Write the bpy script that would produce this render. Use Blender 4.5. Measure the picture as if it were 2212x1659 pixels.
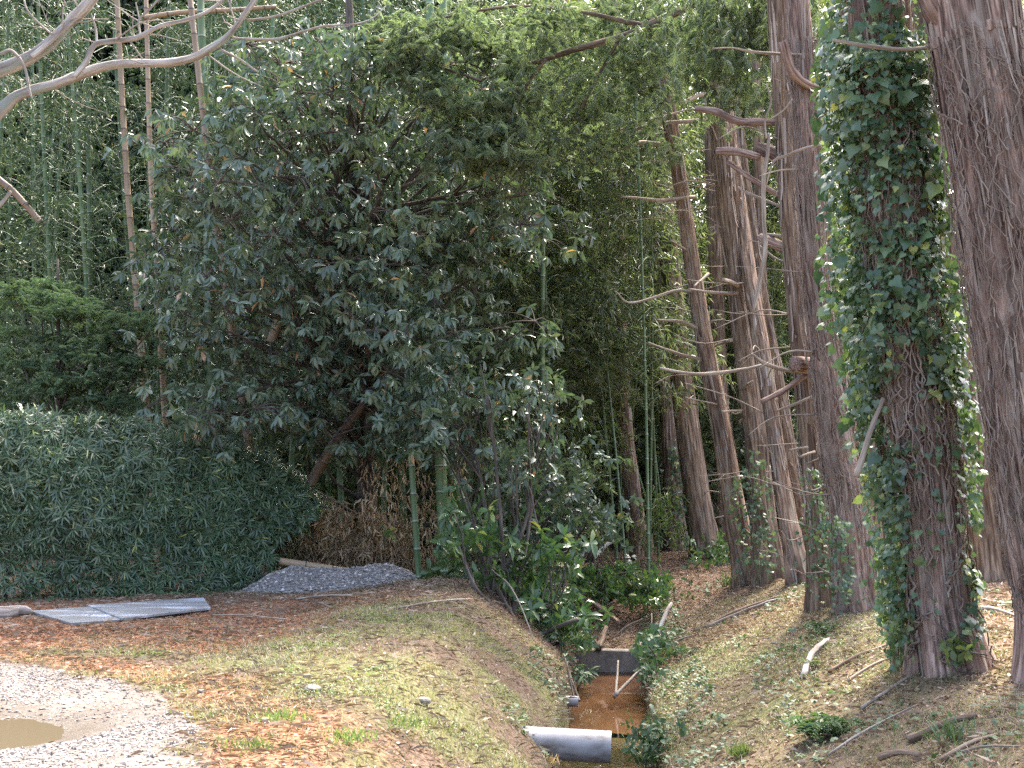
import bpy, math
import numpy as np
from mathutils import Vector

sc = bpy.context.scene
for o in list(bpy.data.objects):
    bpy.data.objects.remove(o)
COL = sc.collection
rng = np.random.default_rng(11)

# ------------------------------------------------------------------ camera, sky, sun, exposure
FPX, CXP, CYP, HOR = 2900.0, 1106.0, 829.5, 1000.0      # focal length and centre on a 2212 px wide frame
CAMZ = 1.6
PITCH = math.atan((HOR - CYP) / FPX)
cam_d = bpy.data.cameras.new("camera")
cam = bpy.data.objects.new("camera", cam_d)
COL.objects.link(cam)
cam.location = (0, 0, CAMZ)
cam.rotation_euler = (math.pi / 2 + PITCH, 0, 0)
cam_d.sensor_width = 36.0
cam_d.lens = 36.0 * FPX / 2212.0
cam_d.clip_start = 0.05
cam_d.clip_end = 2000
sc.camera = cam

SUN_AZ, SUN_EL = math.radians(24), math.radians(57)
world = bpy.data.worlds.new("World")
sc.world = world
world.use_nodes = True
wn = world.node_tree
wn.nodes.clear()
w_out = wn.nodes.new("ShaderNodeOutputWorld")
w_bg = wn.nodes.new("ShaderNodeBackground")
w_sky = wn.nodes.new("ShaderNodeTexSky")
w_sky.sky_type = 'NISHITA'
w_sky.sun_disc = False
w_sky.sun_elevation = SUN_EL
w_sky.sun_rotation = SUN_AZ
w_sky.air_density = 0.7
w_sky.dust_density = 6.0
w_sky.ozone_density = 0.6
w_bg.inputs[1].default_value = 0.15
wn.links.new(w_sky.outputs[0], w_bg.inputs[0])
wn.links.new(w_bg.outputs[0], w_out.inputs[0])

sun_d = bpy.data.lights.new("sun", 'SUN')
sun = bpy.data.objects.new("sun", sun_d)
COL.objects.link(sun)
sun_d.energy = 1.5
sun_d.angle = math.radians(10.0)
sun_d.color = (1.0, 0.93, 0.82)
sdir = Vector((math.cos(SUN_EL) * math.sin(SUN_AZ), math.cos(SUN_EL) * math.cos(SUN_AZ), math.sin(SUN_EL)))
sun.rotation_euler = sdir.to_track_quat('Z', 'Y').to_euler()
sun.location = (0, 0, 30)

vs = sc.view_settings
vs.view_transform = 'Standard'
vs.look = 'None'
vs.gamma = 1.0
vs.use_curve_mapping = False
vs.exposure = 2.8
cy = sc.cycles
cy.max_bounces = 8
cy.diffuse_bounces = 4
cy.glossy_bounces = 2
cy.transmission_bounces = 4
cy.transparent_max_bounces = 8
cy.volume_bounces = 0
cy.caustics_reflective = False
cy.caustics_refractive = False
cy.use_adaptive_sampling = False
cy.sample_clamp_indirect = 4.0
cy.use_denoising = False
cy.use_light_tree = False

# ------------------------------------------------------------------ helpers
F_ = np.array([0, math.cos(PITCH), math.sin(PITCH)])
U_ = np.array([0, -math.sin(PITCH), math.cos(PITCH)])
R_ = np.array([1.0, 0, 0])
C_ = np.array([0, 0, CAMZ])


def ray(px, py):
    return F_ + R_ * ((px - CXP) / FPX) + U_ * (-(py - CYP) / FPX)


def at(px, py, Y):
    d = ray(px, py)
    return C_ + d * (Y / d[1])


def hash3(i, j, k):
    h = (i * 73856093) ^ (j * 19349663) ^ (k * 83492791)
    h = (h ^ (h >> 13)) * 1274126177
    h = h ^ (h >> 16)
    return (h & 0xFFFFF).astype(np.float64) / float(0xFFFFF)


def vnoise(P):
    P = np.asarray(P, dtype=np.float64)
    i = np.floor(P).astype(np.int64)
    f = P - i
    f = f * f * (3 - 2 * f)
    r = 0
    for dx in (0, 1):
        for dy in (0, 1):
            for dz in (0, 1):
                w = (f[..., 0] if dx else 1 - f[..., 0]) * (f[..., 1] if dy else 1 - f[..., 1]) * (f[..., 2] if dz else 1 - f[..., 2])
                r = r + w * hash3(i[..., 0] + dx, i[..., 1] + dy, i[..., 2] + dz)
    return r


def fbm(P, oct=3):
    P = np.asarray(P, dtype=np.float64)
    a, s, r = 0.5, 0.0, 0.0
    for k in range(oct):
        r = r + a * vnoise(P * (2 ** k) + 17.3 * k)
        s += a
        a *= 0.5
    return r / s


def n2(x, y, s, seed=0.0, oct=3):
    x = np.asarray(x, dtype=np.float64)
    y = np.asarray(y, dtype=np.float64)
    return fbm(np.stack([x * s, y * s, np.full_like(x * 1.0, seed)], -1), oct)


def sst(a, b, t):
    t = np.clip((t - a) / (b - a), 0, 1)
    return t * t * (3 - 2 * t)


def norm(v):
    return v / np.maximum(np.linalg.norm(v, axis=-1, keepdims=True), 1e-9)


def rand_dirs(n, r=None):
    v = (r or rng).normal(size=(n, 3))
    return norm(v)


def catmull(P, n):
    P = np.asarray(P, dtype=np.float64)
    if len(P) == 2:
        t = np.linspace(0, 1, n)[:, None]
        return P[0] * (1 - t) + P[1] * t
    Q = np.vstack([2 * P[0] - P[1], P, 2 * P[-1] - P[-2]])
    m = len(P) - 1
    u = np.linspace(0, m, n)
    k = np.minimum(u.astype(int), m - 1)
    t = (u - k)[:, None]
    p0, p1, p2, p3 = Q[k], Q[k + 1], Q[k + 2], Q[k + 3]
    return 0.5 * (2 * p1 + (p2 - p0) * t + (2 * p0 - 5 * p1 + 4 * p2 - p3) * t * t + (3 * p1 - p0 - 3 * p2 + p3) * t ** 3)


class Geo:
    def __init__(self):
        self.V, self.Q, self.T, self.B, self.n = [], [], [], [], 0

    def add(self, V, quads=None, tris=None, bk=None):
        V = np.asarray(V, dtype=np.float64).reshape(-1, 3)
        if quads is not None and len(quads):
            self.Q.append(np.asarray(quads, dtype=np.int64) + self.n)
        if tris is not None and len(tris):
            self.T.append(np.asarray(tris, dtype=np.int64) + self.n)
        self.V.append(V)
        self.B.append(np.zeros_like(V) if bk is None else np.asarray(bk, dtype=np.float64))
        self.n += len(V)

    def mesh(self, name, mat=None, smooth=True, bark=False):
        V = np.vstack(self.V) if self.V else np.zeros((0, 3))
        Q = np.vstack(self.Q) if self.Q else np.zeros((0, 4), dtype=np.int64)
        T = np.vstack(self.T) if self.T else np.zeros((0, 3), dtype=np.int64)
        me = bpy.data.meshes.new(name)
        me.vertices.add(len(V))
        me.vertices.foreach_set("co", V.astype(np.float32).ravel())
        nl = 4 * len(Q) + 3 * len(T)
        me.loops.add(nl)
        me.loops.foreach_set("vertex_index", np.concatenate([Q.ravel(), T.ravel()]).astype(np.int32))
        me.polygons.add(len(Q) + len(T))
        ls = np.concatenate([np.arange(len(Q)) * 4, 4 * len(Q) + np.arange(len(T)) * 3]).astype(np.int32)
        me.polygons.foreach_set("loop_start", ls)
        me.polygons.foreach_set("use_smooth", np.full(len(ls), smooth))
        if bark:
            a = me.attributes.new("bk", 'FLOAT_VECTOR', 'POINT')
            a.data.foreach_set("vector", np.vstack(self.B).astype(np.float32).ravel())
        me.update(calc_edges=True)
        if mat is not None:
            me.materials.append(mat)
        return me


def link(name, me, parent=None, loc=None):
    o = bpy.data.objects.new(name, me)
    COL.objects.link(o)
    if parent is not None:
        o.parent = parent
    if loc is not None:
        o.location = tuple(loc)
    return o


def tag(o, label, cat, group=None):
    o["label"] = label
    o["category"] = cat
    if group:
        o["group"] = group
    return o


def thing(name, label, cat, loc=(0, 0, 0), group=None):
    o = link(name, None, None, loc)
    o.empty_display_size = 0.1
    return tag(o, label, cat, group)


def struct(name, me):
    o = link(name, me)
    o["kind"] = "structure"
    return o


def part(name, geo, mat, parent, smooth=True, bark=False, stuff=False):
    """a child mesh whose geometry is given in world space"""
    off = np.array(parent.location)
    geo.V = [v - off for v in geo.V]
    o = link(name, geo.mesh(name, mat, smooth, bark), parent)
    if stuff:
        o["kind"] = "stuff"
    return o


def tube(G, pts, rad, ns=8, cap=True, ridge=None, seed=0.0, s0=0.0):
    """a swept tube; ridge(theta, s, r) gives a radial multiplier"""
    pts = np.asarray(pts, dtype=np.float64)
    n = len(pts)
    rad = np.broadcast_to(np.asarray(rad, dtype=np.float64), (n,))
    tg = norm(np.gradient(pts, axis=0))
    a = np.array([1.0, 0, 0]) if abs(tg[0][0]) < 0.8 else np.array([0, 0, 1.0])
    e1 = np.zeros_like(pts)
    for i in range(n):
        a = a - tg[i] * a.dot(tg[i])
        a = a / max(np.linalg.norm(a), 1e-9)
        e1[i] = a
    e2 = np.cross(tg, e1)
    th = np.linspace(0, 2 * np.pi, ns, endpoint=False)
    s = s0 + np.concatenate([[0], np.cumsum(np.linalg.norm(np.diff(pts, axis=0), axis=1))])
    RR = rad[:, None] * np.ones((1, ns))
    if ridge is not None:
        RR = RR * ridge(th[None, :], s[:, None], rad[:, None])
    ct, st = np.cos(th), np.sin(th)
    V = pts[:, None, :] + RR[..., None] * (e1[:, None, :] * ct[None, :, None] + e2[:, None, :] * st[None, :, None])
    r0 = float(rad.mean())
    B = np.stack([np.broadcast_to(ct * r0, (n, ns)) + seed, np.broadcast_to(st * r0, (n, ns)), np.broadcast_to(s[:, None], (n, ns))], -1)
    i = np.arange(n - 1)[:, None] * ns
    j = np.arange(ns)[None, :]
    j2 = (j + 1) % ns
    Q = np.stack([i + j, i + j2, i + ns + j2, i + ns + j], -1).reshape(-1, 4)
    V = V.reshape(-1, 3)
    B = B.reshape(-1, 3)
    T = None
    if cap:
        V = np.vstack([V, pts[0], pts[-1]])
        B = np.vstack([B, [seed, 0, s[0]], [seed, 0, s[-1]]])
        c0, c1 = n * ns, n * ns + 1
        k = np.arange(ns)
        k2 = (k + 1) % ns
        T = np.vstack([np.stack([np.full(ns, c0), k2, k], -1), np.stack([np.full(ns, c1), (n - 1) * ns + k, (n - 1) * ns + k2], -1)])
    G.add(V, Q, T, B)


LEAF = {
    # x along, y across, z up; triangles
    'lance': (np.array([[0, 0, 0], [.38, .5, .06], [1, 0, -.22], [.38, -.5, .06]]), np.array([[0, 2, 1], [0, 3, 2]])),
    'blade': (np.array([[0, .5, 0], [0, -.5, 0], [.55, .38, .0], [.55, -.38, .0], [1, 0, -.3]]), np.array([[0, 1, 3], [0, 3, 2], [2, 3, 4]])),
    'strap': (np.array([[0, 0, 0], [.25, .5, .03], [.25, -.5, .03], [.75, .42, -.06], [.75, -.42, -.06], [1, 0, -.18]]),
              np.array([[0, 2, 1], [1, 2, 4], [1, 4, 3], [3, 4, 5]])),
    'oval': (np.array([[0, 0, 0], [.28, .36, .07], [.28, 0, .0], [.28, -.36, .07], [.66, .5, .03], [.66, 0, -.05], [.66, -.5, .03], [1, 0, -.2]]),
             np.array([[0, 2, 1], [0, 3, 2], [1, 2, 5], [1, 5, 4], [2, 3, 6], [2, 6, 5], [4, 5, 7], [5, 6, 7]])),
    'ivy': (np.array([[.12, 0, 0], [-.06, .22, -.03], [.12, .5, -.05], [.45, .42, -.02], [.62, .24, .0], [1, 0, -.16], [.62, -.24, .0], [.45, -.42, -.02], [.12, -.5, -.05], [-.06, -.22, -.03], [.45, 0, .04]]),
            np.array([[0, 2, 1], [0, 3, 2], [0, 10, 3], [10, 4, 3], [10, 5, 4], [10, 6, 5], [10, 7, 6], [0, 7, 10], [0, 8, 7], [0, 9, 8]])),
    'strip': (np.array([[0, .5, 0], [0, -.5, 0], [.35, .5, .012], [.35, -.45, .008], [.75, .4, .0], [.75, -.45, .004], [1, .15, .05], [1, -.2, .06]]), np.array([[0, 1, 3], [0, 3, 2], [2, 3, 5], [2, 5, 4], [4, 5, 7], [4, 7, 6]])),
    'quad': (np.array([[0, .5, 0], [0, -.5, 0], [1, -.5, 0.0], [1, .5, 0.0]]), np.array([[0, 1, 2], [0, 2, 3]])),
    'curl': (np.array([[0, 0, .1], [.3, .5, .16], [.35, 0, .0], [.3, -.5, .12], [.75, .4, .2], [1, 0, .12], [.75, -.42, .1]]), np.array([[0, 2, 1], [0, 3, 2], [1, 2, 4], [2, 5, 4], [2, 6, 5], [2, 3, 6]])),
}


def leaves(G, kind, P, D, N, L, W):
    t, f = LEAF[kind]
    P, D, N = np.asarray(P), norm(np.asarray(D)), np.asarray(N)
    n = len(P)
    if n == 0:
        return
    S = norm(np.cross(N, D))
    N = np.cross(D, S)
    L = np.broadcast_to(np.asarray(L, dtype=np.float64), (n,))
    W = np.broadcast_to(np.asarray(W, dtype=np.float64), (n,))
    V = P[:, None, :] + D[:, None, :] * (L[:, None] * t[None, :, 0])[..., None] + S[:, None, :] * (W[:, None] * t[None, :, 1])[..., None] + N[:, None, :] * (L[:, None] * t[None, :, 2])[..., None]
    T = (f[None] + (np.arange(n) * len(t))[:, None, None]).reshape(-1, 3)
    G.add(V.reshape(-1, 3), None, T)


# ------------------------------------------------------------------ materials
def new_mat(name):
    m = bpy.data.materials.new(name)
    m.use_nodes = True
    nt = m.node_tree
    nt.nodes.clear()
    out = nt.nodes.new("ShaderNodeOutputMaterial")
    return m, nt, out


def nd(nt, t, **kw):
    n = nt.nodes.new(t)
    for k, v in kw.items():
        setattr(n, k, v)
    return n


def ramp(nt, stops):
    r = nt.nodes.new("ShaderNodeValToRGB")
    e = r.color_ramp.elements
    while len(e) < len(stops):
        e.new(0.5)
    for el, (p, c) in zip(e, stops):
        el.position = p
        el.color = (c[0], c[1], c[2], 1)
    return r


def mixc(nt, fac, a, b, mode='MIX'):
    m = nt.nodes.new("ShaderNodeMix")
    m.data_type = 'RGBA'
    m.blend_type = mode
    for sock, val in ((m.inputs[0], fac), (m.inputs[6], a), (m.inputs[7], b)):
        if hasattr(val, "is_output"):
            nt.links.new(val, sock)
        elif isinstance(val, (int, float)):
            sock.default_value = val
        else:
            sock.default_value = (val[0], val[1], val[2], 1)
    return m.outputs[2]


def leaf_mat(name, stops, rough=0.4, trans=0.3, tcol=1.6, spec=0.5, patch=None):
    """stops: colour ramp over a per-leaf random number"""
    m, nt, out = new_mat(name)
    g = nd(nt, "ShaderNodeNewGeometry")
    oi = nd(nt, "ShaderNodeObjectInfo")
    ad = nd(nt, "ShaderNodeMath", operation='ADD')
    nt.links.new(g.outputs["Random Per Island"], ad.inputs[0])
    nt.links.new(oi.outputs["Random"], ad.inputs[1])
    fr = nd(nt, "ShaderNodeMath", operation='FRACT')
    nt.links.new(ad.outputs[0], fr.inputs[0])
    r = ramp(nt, stops)
    nt.links.new(fr.outputs[0], r.inputs[0])
    tc = nd(nt, "ShaderNodeTexCoord")
    nz = nd(nt, "ShaderNodeTexNoise")
    nz.inputs["Scale"].default_value = 1.3
    nt.links.new(g.outputs["Position"], nz.inputs["Vector"])
    mr = nd(nt, "ShaderNodeMapRange")
    mr.inputs[1].default_value = 0.3
    mr.inputs[2].default_value = 0.7
    mr.inputs[3].default_value = 0.72
    mr.inputs[4].default_value = 1.3
    nt.links.new(nz.outputs[0], mr.inputs[0])
    hs = nd(nt, "ShaderNodeHueSaturation")
    nt.links.new(mr.outputs[0], hs.inputs["Value"])
    nt.links.new(r.outputs[0], hs.inputs["Color"])
    p = nd(nt, "ShaderNodeBsdfPrincipled")
    p.inputs["Roughness"].default_value = rough
    p.inputs["Specular IOR Level"].default_value = spec
    nt.links.new(hs.outputs[0], p.inputs["Base Color"])
    t = nd(nt, "ShaderNodeBsdfTranslucent")
    tm = mixc(nt, 1.0, hs.outputs[0], (tcol * 1.0, tcol * 1.1, tcol * 0.62), 'MULTIPLY')
    nt.links.new(tm, t.inputs[0])
    mx = nd(nt, "ShaderNodeMixShader")
    mx.inputs[0].default_value = trans
    nt.links.new(p.outputs[0], mx.inputs[1])
    nt.links.new(t.outputs[0], mx.inputs[2])
    nt.links.new(mx.outputs[0], out.inputs[0])
    return m


def bark_mat(name, dark, mid, light, moss=None, stripe=1.0, bump=0.6):
    m, nt, out = new_mat(name)
    at_ = nd(nt, "ShaderNodeAttribute", attribute_name="bk")
    mp = nd(nt, "ShaderNodeMapping")
    mp.inputs["Scale"].default_value = (46 * stripe, 46 * stripe, 3.2)
    nt.links.new(at_.outputs["Vector"], mp.inputs["Vector"])
    nz = nd(nt, "ShaderNodeTexNoise")
    nz.inputs["Scale"].default_value = 1.0
    nz.inputs["Detail"].default_value = 6
    nz.inputs["Roughness"].default_value = 0.65
    nt.links.new(mp.outputs[0], nz.inputs["Vector"])
    r = ramp(nt, [(0.36, dark), (0.5, mid), (0.66, light)])
    nt.links.new(nz.outputs[0], r.inputs[0])
    mp2 = nd(nt, "ShaderNodeMapping")
    mp2.inputs["Scale"].default_value = (5, 5, 0.8)
    nt.links.new(at_.outputs["Vector"], mp2.inputs["Vector"])
    nz2 = nd(nt, "ShaderNodeTexNoise")
    nz2.inputs["Scale"].default_value = 1.0
    nz2.inputs["Detail"].default_value = 4
    nt.links.new(mp2.outputs[0], nz2.inputs["Vector"])
    r2 = ramp(nt, [(0.35, (0.55, 0.5, 0.48)), (0.65, (1.2, 1.15, 1.1))])
    nt.links.new(nz2.outputs[0], r2.inputs[0])
    c = mixc(nt, 1.0, r.outputs[0], r2.outputs[0], 'MULTIPLY')
    if moss:
        mp3 = nd(nt, "ShaderNodeMapping")
        mp3.inputs["Scale"].default_value = (9, 9, 2.2)
        mp3.inputs["Location"].default_value = (3, 7, 1)
        nt.links.new(at_.outputs["Vector"], mp3.inputs["Vector"])
        nz3 = nd(nt, "ShaderNodeTexNoise")
        nz3.inputs["Scale"].default_value = 1.0
        nz3.inputs["Detail"].default_value = 5
        nt.links.new(mp3.outputs[0], nz3.inputs["Vector"])
        r3 = ramp(nt, [(0.56, (0, 0, 0)), (0.66, (0.8, 0.8, 0.8))])
        nt.links.new(nz3.outputs[0], r3.inputs[0])
        c = mixc(nt, r3.outputs[0], c, moss)
    p = nd(nt, "ShaderNodeBsdfPrincipled")
    p.inputs["Roughness"].default_value = 0.9
    p.inputs["Specular IOR Level"].default_value = 0.25
    nt.links.new(c, p.inputs["Base Color"])
    b = nd(nt, "ShaderNodeBump")
    b.inputs["Strength"].default_value = bump
    b.inputs["Distance"].default_value = 0.02
    nt.links.new(nz.outputs[0], b.inputs["Height"])
    nt.links.new(b.outputs[0], p.inputs["Normal"])
    nt.links.new(p.outputs[0], out.inputs[0])
    return m


def culm_mat(name, a, b_, ring, dark):
    """bamboo stem: pale or dark ring at each node, blotches along the internodes"""
    m, nt, out = new_mat(name)
    at_ = nd(nt, "ShaderNodeAttribute", attribute_name="bk")
    sp = nd(nt, "ShaderNodeSeparateXYZ")
    nt.links.new(at_.outputs["Vector"], sp.inputs[0])
    dv = nd(nt, "ShaderNodeMath", operation='DIVIDE')
    dv.inputs[1].default_value = NODE
    nt.links.new(sp.outputs[2], dv.inputs[0])
    fr = nd(nt, "ShaderNodeMath", operation='FRACT')
    nt.links.new(dv.outputs[0], fr.inputs[0])
    r = ramp(nt, [(0.0, dark), (0.035, dark), (0.05, ring), (0.12, (1, 1, 1))])
    r.color_ramp.elements[3].color = (a[0], a[1], a[2], 1)
    r2 = ramp(nt, [(0.0, dark), (0.035, dark), (0.05, ring), (0.12, b_)])
    nt.links.new(fr.outputs[0], r.inputs[0])
    nt.links.new(fr.outputs[0], r2.inputs[0])
    mp = nd(nt, "ShaderNodeMapping")
    mp.inputs["Scale"].default_value = (14, 14, 2.0)
    nt.links.new(at_.outputs["Vector"], mp.inputs["Vector"])
    nz = nd(nt, "ShaderNodeTexNoise")
    nz.inputs["Scale"].default_value = 1.0
    nz.inputs["Detail"].default_value = 4
    nt.links.new(mp.outputs[0], nz.inputs["Vector"])
    rr = ramp(nt, [(0.35, (0, 0, 0)), (0.65, (1, 1, 1))])
    nt.links.new(nz.outputs[0], rr.inputs[0])
    c = mixc(nt, rr.outputs[0], r.outputs[0], r2.outputs[0])
    oi = nd(nt, "ShaderNodeObjectInfo")
    mr = nd(nt, "ShaderNodeMapRange")
    mr.inputs[3].default_value = 0.75
    mr.inputs[4].default_value = 1.25
    nt.links.new(oi.outputs["Random"], mr.inputs[0])
    hs = nd(nt, "ShaderNodeHueSaturation")
    nt.links.new(mr.outputs[0], hs.inputs["Value"])
    nt.links.new(c, hs.inputs["Color"])
    p = nd(nt, "ShaderNodeBsdfPrincipled")
    p.inputs["Roughness"].default_value = 0.45
    nt.links.new(hs.outputs[0], p.inputs["Base Color"])
    nt.links.new(p.outputs[0], out.inputs[0])
    return m


def flat_mat(name, stops, scale=8, rough=0.8, bump=0.0, metallic=0.0, island=False, stretch=None, spec=0.5):
    m, nt, out = new_mat(name)
    r = ramp(nt, stops)
    p = nd(nt, "ShaderNodeBsdfPrincipled")
    p.inputs["Roughness"].default_value = rough
    p.inputs["Metallic"].default_value = metallic
    p.inputs["Specular IOR Level"].default_value = spec
    if island:
        g = nd(nt, "ShaderNodeNewGeometry")
        nt.links.new(g.outputs["Random Per Island"], r.inputs[0])
    else:
        g = nd(nt, "ShaderNodeTexCoord")
        mp = nd(nt, "ShaderNodeMapping")
        mp.inputs["Scale"].default_value = stretch or (1, 1, 1)
        nt.links.new(g.outputs["Object"], mp.inputs["Vector"])
        nz = nd(nt, "ShaderNodeTexNoise")
        nz.inputs["Scale"].default_value = scale
        nz.inputs["Detail"].default_value = 7
        nz.inputs["Roughness"].default_value = 0.6
        nt.links.new(mp.outputs[0], nz.inputs["Vector"])
        nt.links.new(nz.outputs[0], r.inputs[0])
        if bump:
            b = nd(nt, "ShaderNodeBump")
            b.inputs["Strength"].default_value = bump
            b.inputs["Distance"].default_value = 0.02
            nt.links.new(nz.outputs[0], b.inputs["Height"])
            nt.links.new(b.outputs[0], p.inputs["Normal"])
    nt.links.new(r.outputs[0], p.inputs["Base Color"])
    nt.links.new(p.outputs[0], out.inputs[0])
    return m


NODE = 0.34
M = {}
M['bark'] = bark_mat("cypress_bark", (0.075, 0.047, 0.033), (0.232, 0.163, 0.116), (0.428, 0.335, 0.251), moss=(0.297, 0.279, 0.205))
M['bark_pink'] = bark_mat("cypress_bark_greyer", (0.080, 0.052, 0.042), (0.255, 0.181, 0.149), (0.444, 0.353, 0.298), moss=(0.331, 0.279, 0.233))
M['bark_brown'] = bark_mat("cypress_bark_browner", (0.081, 0.057, 0.042), (0.198, 0.152, 0.110), (0.360, 0.294, 0.220))
M['strip'] = leaf_mat("peeling_bark", [(0.0, (0.098, 0.072, 0.058)), (0.5, (0.221, 0.180, 0.150)), (1.0, (0.369, 0.324, 0.281))], rough=0.9, trans=0.05, tcol=1.0, spec=0.2)
M['twig'] = bark_mat("dead_twig", (0.176, 0.145, 0.114), (0.320, 0.281, 0.229), (0.464, 0.442, 0.387), stripe=1.5, bump=0.3)
M['pale_branch'] = bark_mat("lichened_branch", (0.218, 0.189, 0.162), (0.395, 0.369, 0.332), (0.588, 0.594, 0.570), moss=(0.252, 0.297, 0.266), stripe=0.7, bump=0.4)
M['vine'] = bark_mat("vine_stem", (0.136, 0.104, 0.085), (0.264, 0.216, 0.180), (0.408, 0.369, 0.323), stripe=1.5, bump=0.3)
M['oak_bark'] = bark_mat("oak_bark", (0.05, 0.042, 0.036), (0.12, 0.105, 0.09), (0.22, 0.2, 0.17))
M['culm_green'] = culm_mat("green_culm", (0.085, 0.15, 0.06), (0.13, 0.19, 0.085), (0.32, 0.36, 0.27), (0.05, 0.06, 0.03))
M['culm_old'] = culm_mat("old_culm", (0.22, 0.15, 0.09), (0.15, 0.105, 0.07), (0.2, 0.14, 0.09), (0.06, 0.04, 0.03))
M['culm_tan'] = culm_mat("dead_culm", (0.374, 0.267, 0.160), (0.306, 0.221, 0.140), (0.255, 0.184, 0.120), (0.085, 0.055, 0.040))
M['oak'] = leaf_mat("oak_leaf", [(0.0, (0.063, 0.101, 0.062)), (0.5, (0.086, 0.132, 0.082)), (0.9, (0.121, 0.167, 0.102)), (0.985, (0.127, 0.172, 0.096)), (0.993, (0.402, 0.230, 0.120))], rough=0.33, trans=0.2, spec=0.7)
M['bamboo'] = leaf_mat("bamboo_leaf", [(0.0, (0.043, 0.078, 0.043)), (0.6, (0.066, 0.109, 0.057)), (0.93, (0.095, 0.134, 0.073)), (0.96, (0.215, 0.202, 0.124)), (1.0, (0.265, 0.239, 0.155))], rough=0.42, trans=0.22)
M['bamboo_fine'] = leaf_mat("small_bamboo_leaf", [(0.0, (0.066, 0.091, 0.045)), (0.5, (0.102, 0.129, 0.063)), (0.9, (0.145, 0.171, 0.090)), (0.95, (0.224, 0.220, 0.144)), (1.0, (0.251, 0.243, 0.162))], rough=0.34, trans=0.45)
M['hinoki'] = leaf_mat("cypress_spray", [(0.0, (0.122, 0.166, 0.112)), (0.6, (0.166, 0.214, 0.134)), (1.0, (0.221, 0.250, 0.164))], rough=0.6, trans=0.4)
M['sawara'] = leaf_mat("young_conifer_spray", [(0.0, (0.094, 0.149, 0.091)), (0.6, (0.126, 0.190, 0.104)), (1.0, (0.168, 0.230, 0.130))], rough=0.6, trans=0.28)
M['hedge'] = leaf_mat("hedge_leaf", [(0.0, (0.056, 0.100, 0.056)), (0.6, (0.085, 0.140, 0.073)), (0.93, (0.125, 0.183, 0.088)), (0.985, (0.150, 0.207, 0.088)), (0.995, (0.400, 0.415, 0.125))], rough=0.32, trans=0.18, spec=0.65)
M['ivy'] = leaf_mat("ivy_leaf", [(0.0, (0.049, 0.094, 0.049)), (0.55, (0.078, 0.134, 0.065)), (0.9, (0.137, 0.192, 0.085)), (0.97, (0.195, 0.252, 0.098)), (0.99, (0.364, 0.384, 0.117))], rough=0.34, trans=0.22, spec=0.55)
M['laurel'] = leaf_mat("glossy_leaf", [(0.0, (0.045, 0.09, 0.035)), (0.6, (0.075, 0.135, 0.05)), (0.93, (0.10, 0.17, 0.055)), (0.97, (0.2, 0.24, 0.07)), (1.0, (0.26, 0.26, 0.08))], rough=0.28, trans=0.25, spec=0.6)
M['cover'] = leaf_mat("ground_ivy_leaf", [(0.0, (0.04, 0.08, 0.04)), (0.7, (0.065, 0.12, 0.055)), (1.0, (0.12, 0.17, 0.08))], rough=0.55, trans=0.2)
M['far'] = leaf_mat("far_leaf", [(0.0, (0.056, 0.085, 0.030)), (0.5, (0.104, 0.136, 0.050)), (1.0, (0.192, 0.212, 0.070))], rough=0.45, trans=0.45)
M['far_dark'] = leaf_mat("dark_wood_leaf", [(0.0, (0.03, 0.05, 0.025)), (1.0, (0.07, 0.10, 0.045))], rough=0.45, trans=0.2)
M['grass'] = leaf_mat("grass_blade", [(0.0, (0.089, 0.116, 0.040)), (0.45, (0.142, 0.166, 0.064)), (0.6, (0.194, 0.203, 0.086)), (0.66, (0.268, 0.203, 0.143)), (1.0, (0.350, 0.275, 0.213))], rough=0.55, trans=0.3)
M['weed'] = leaf_mat("weed_leaf", [(0.0, (0.087, 0.129, 0.041)), (0.6, (0.139, 0.187, 0.065)), (1.0, (0.219, 0.259, 0.088))], rough=0.5, trans=0.3)
M['litter'] = leaf_mat("dead_leaf", [(0.0, (0.127, 0.074, 0.048)), (0.35, (0.229, 0.139, 0.087)), (0.7, (0.339, 0.236, 0.157)), (1.0, (0.458, 0.367, 0.280))], rough=0.75, trans=0.12, tcol=1.0)
M['needle'] = leaf_mat("dead_needle", [(0.0, (0.171, 0.077, 0.042)), (0.5, (0.278, 0.134, 0.073)), (0.85, (0.360, 0.211, 0.127)), (1.0, (0.449, 0.326, 0.223))], rough=0.75, trans=0.1, tcol=1.0)
M['dry'] = leaf_mat("dry_bamboo_leaf", [(0.0, (0.243, 0.161, 0.092)), (0.5, (0.398, 0.286, 0.173)), (1.0, (0.575, 0.459, 0.298))], rough=0.7, trans=0.25, tcol=1.0)
M['straw'] = leaf_mat("dry_straw", [(0.0, (0.170, 0.111, 0.077)), (0.5, (0.289, 0.212, 0.153)), (1.0, (0.441, 0.356, 0.271))], rough=0.75, trans=0.15, tcol=1.0)
M['fern'] = leaf_mat("fern_leaf", [(0.0, (0.06, 0.11, 0.045)), (1.0, (0.10, 0.16, 0.06))], rough=0.5, trans=0.25)
M['pebble'] = flat_mat("pebble", [(0.0, (0.113, 0.101, 0.088)), (0.4, (0.194, 0.174, 0.157)), (0.75, (0.282, 0.254, 0.234)), (1.0, (0.444, 0.411, 0.379))], island=True, rough=0.85)
M['pebble_dark'] = flat_mat("crushed_stone", [(0.0, (0.15, 0.138, 0.125)), (0.6, (0.27, 0.25, 0.23)), (0.9, (0.42, 0.39, 0.36)), (1.0, (0.66, 0.62, 0.58))], island=True, rough=0.9)
M['pile'] = flat_mat("gravel_heap", [(0.3, (0.15, 0.14, 0.135)), (0.6, (0.26, 0.25, 0.24)), (0.8, (0.36, 0.34, 0.33))], scale=40, rough=0.95, bump=0.9)
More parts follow.
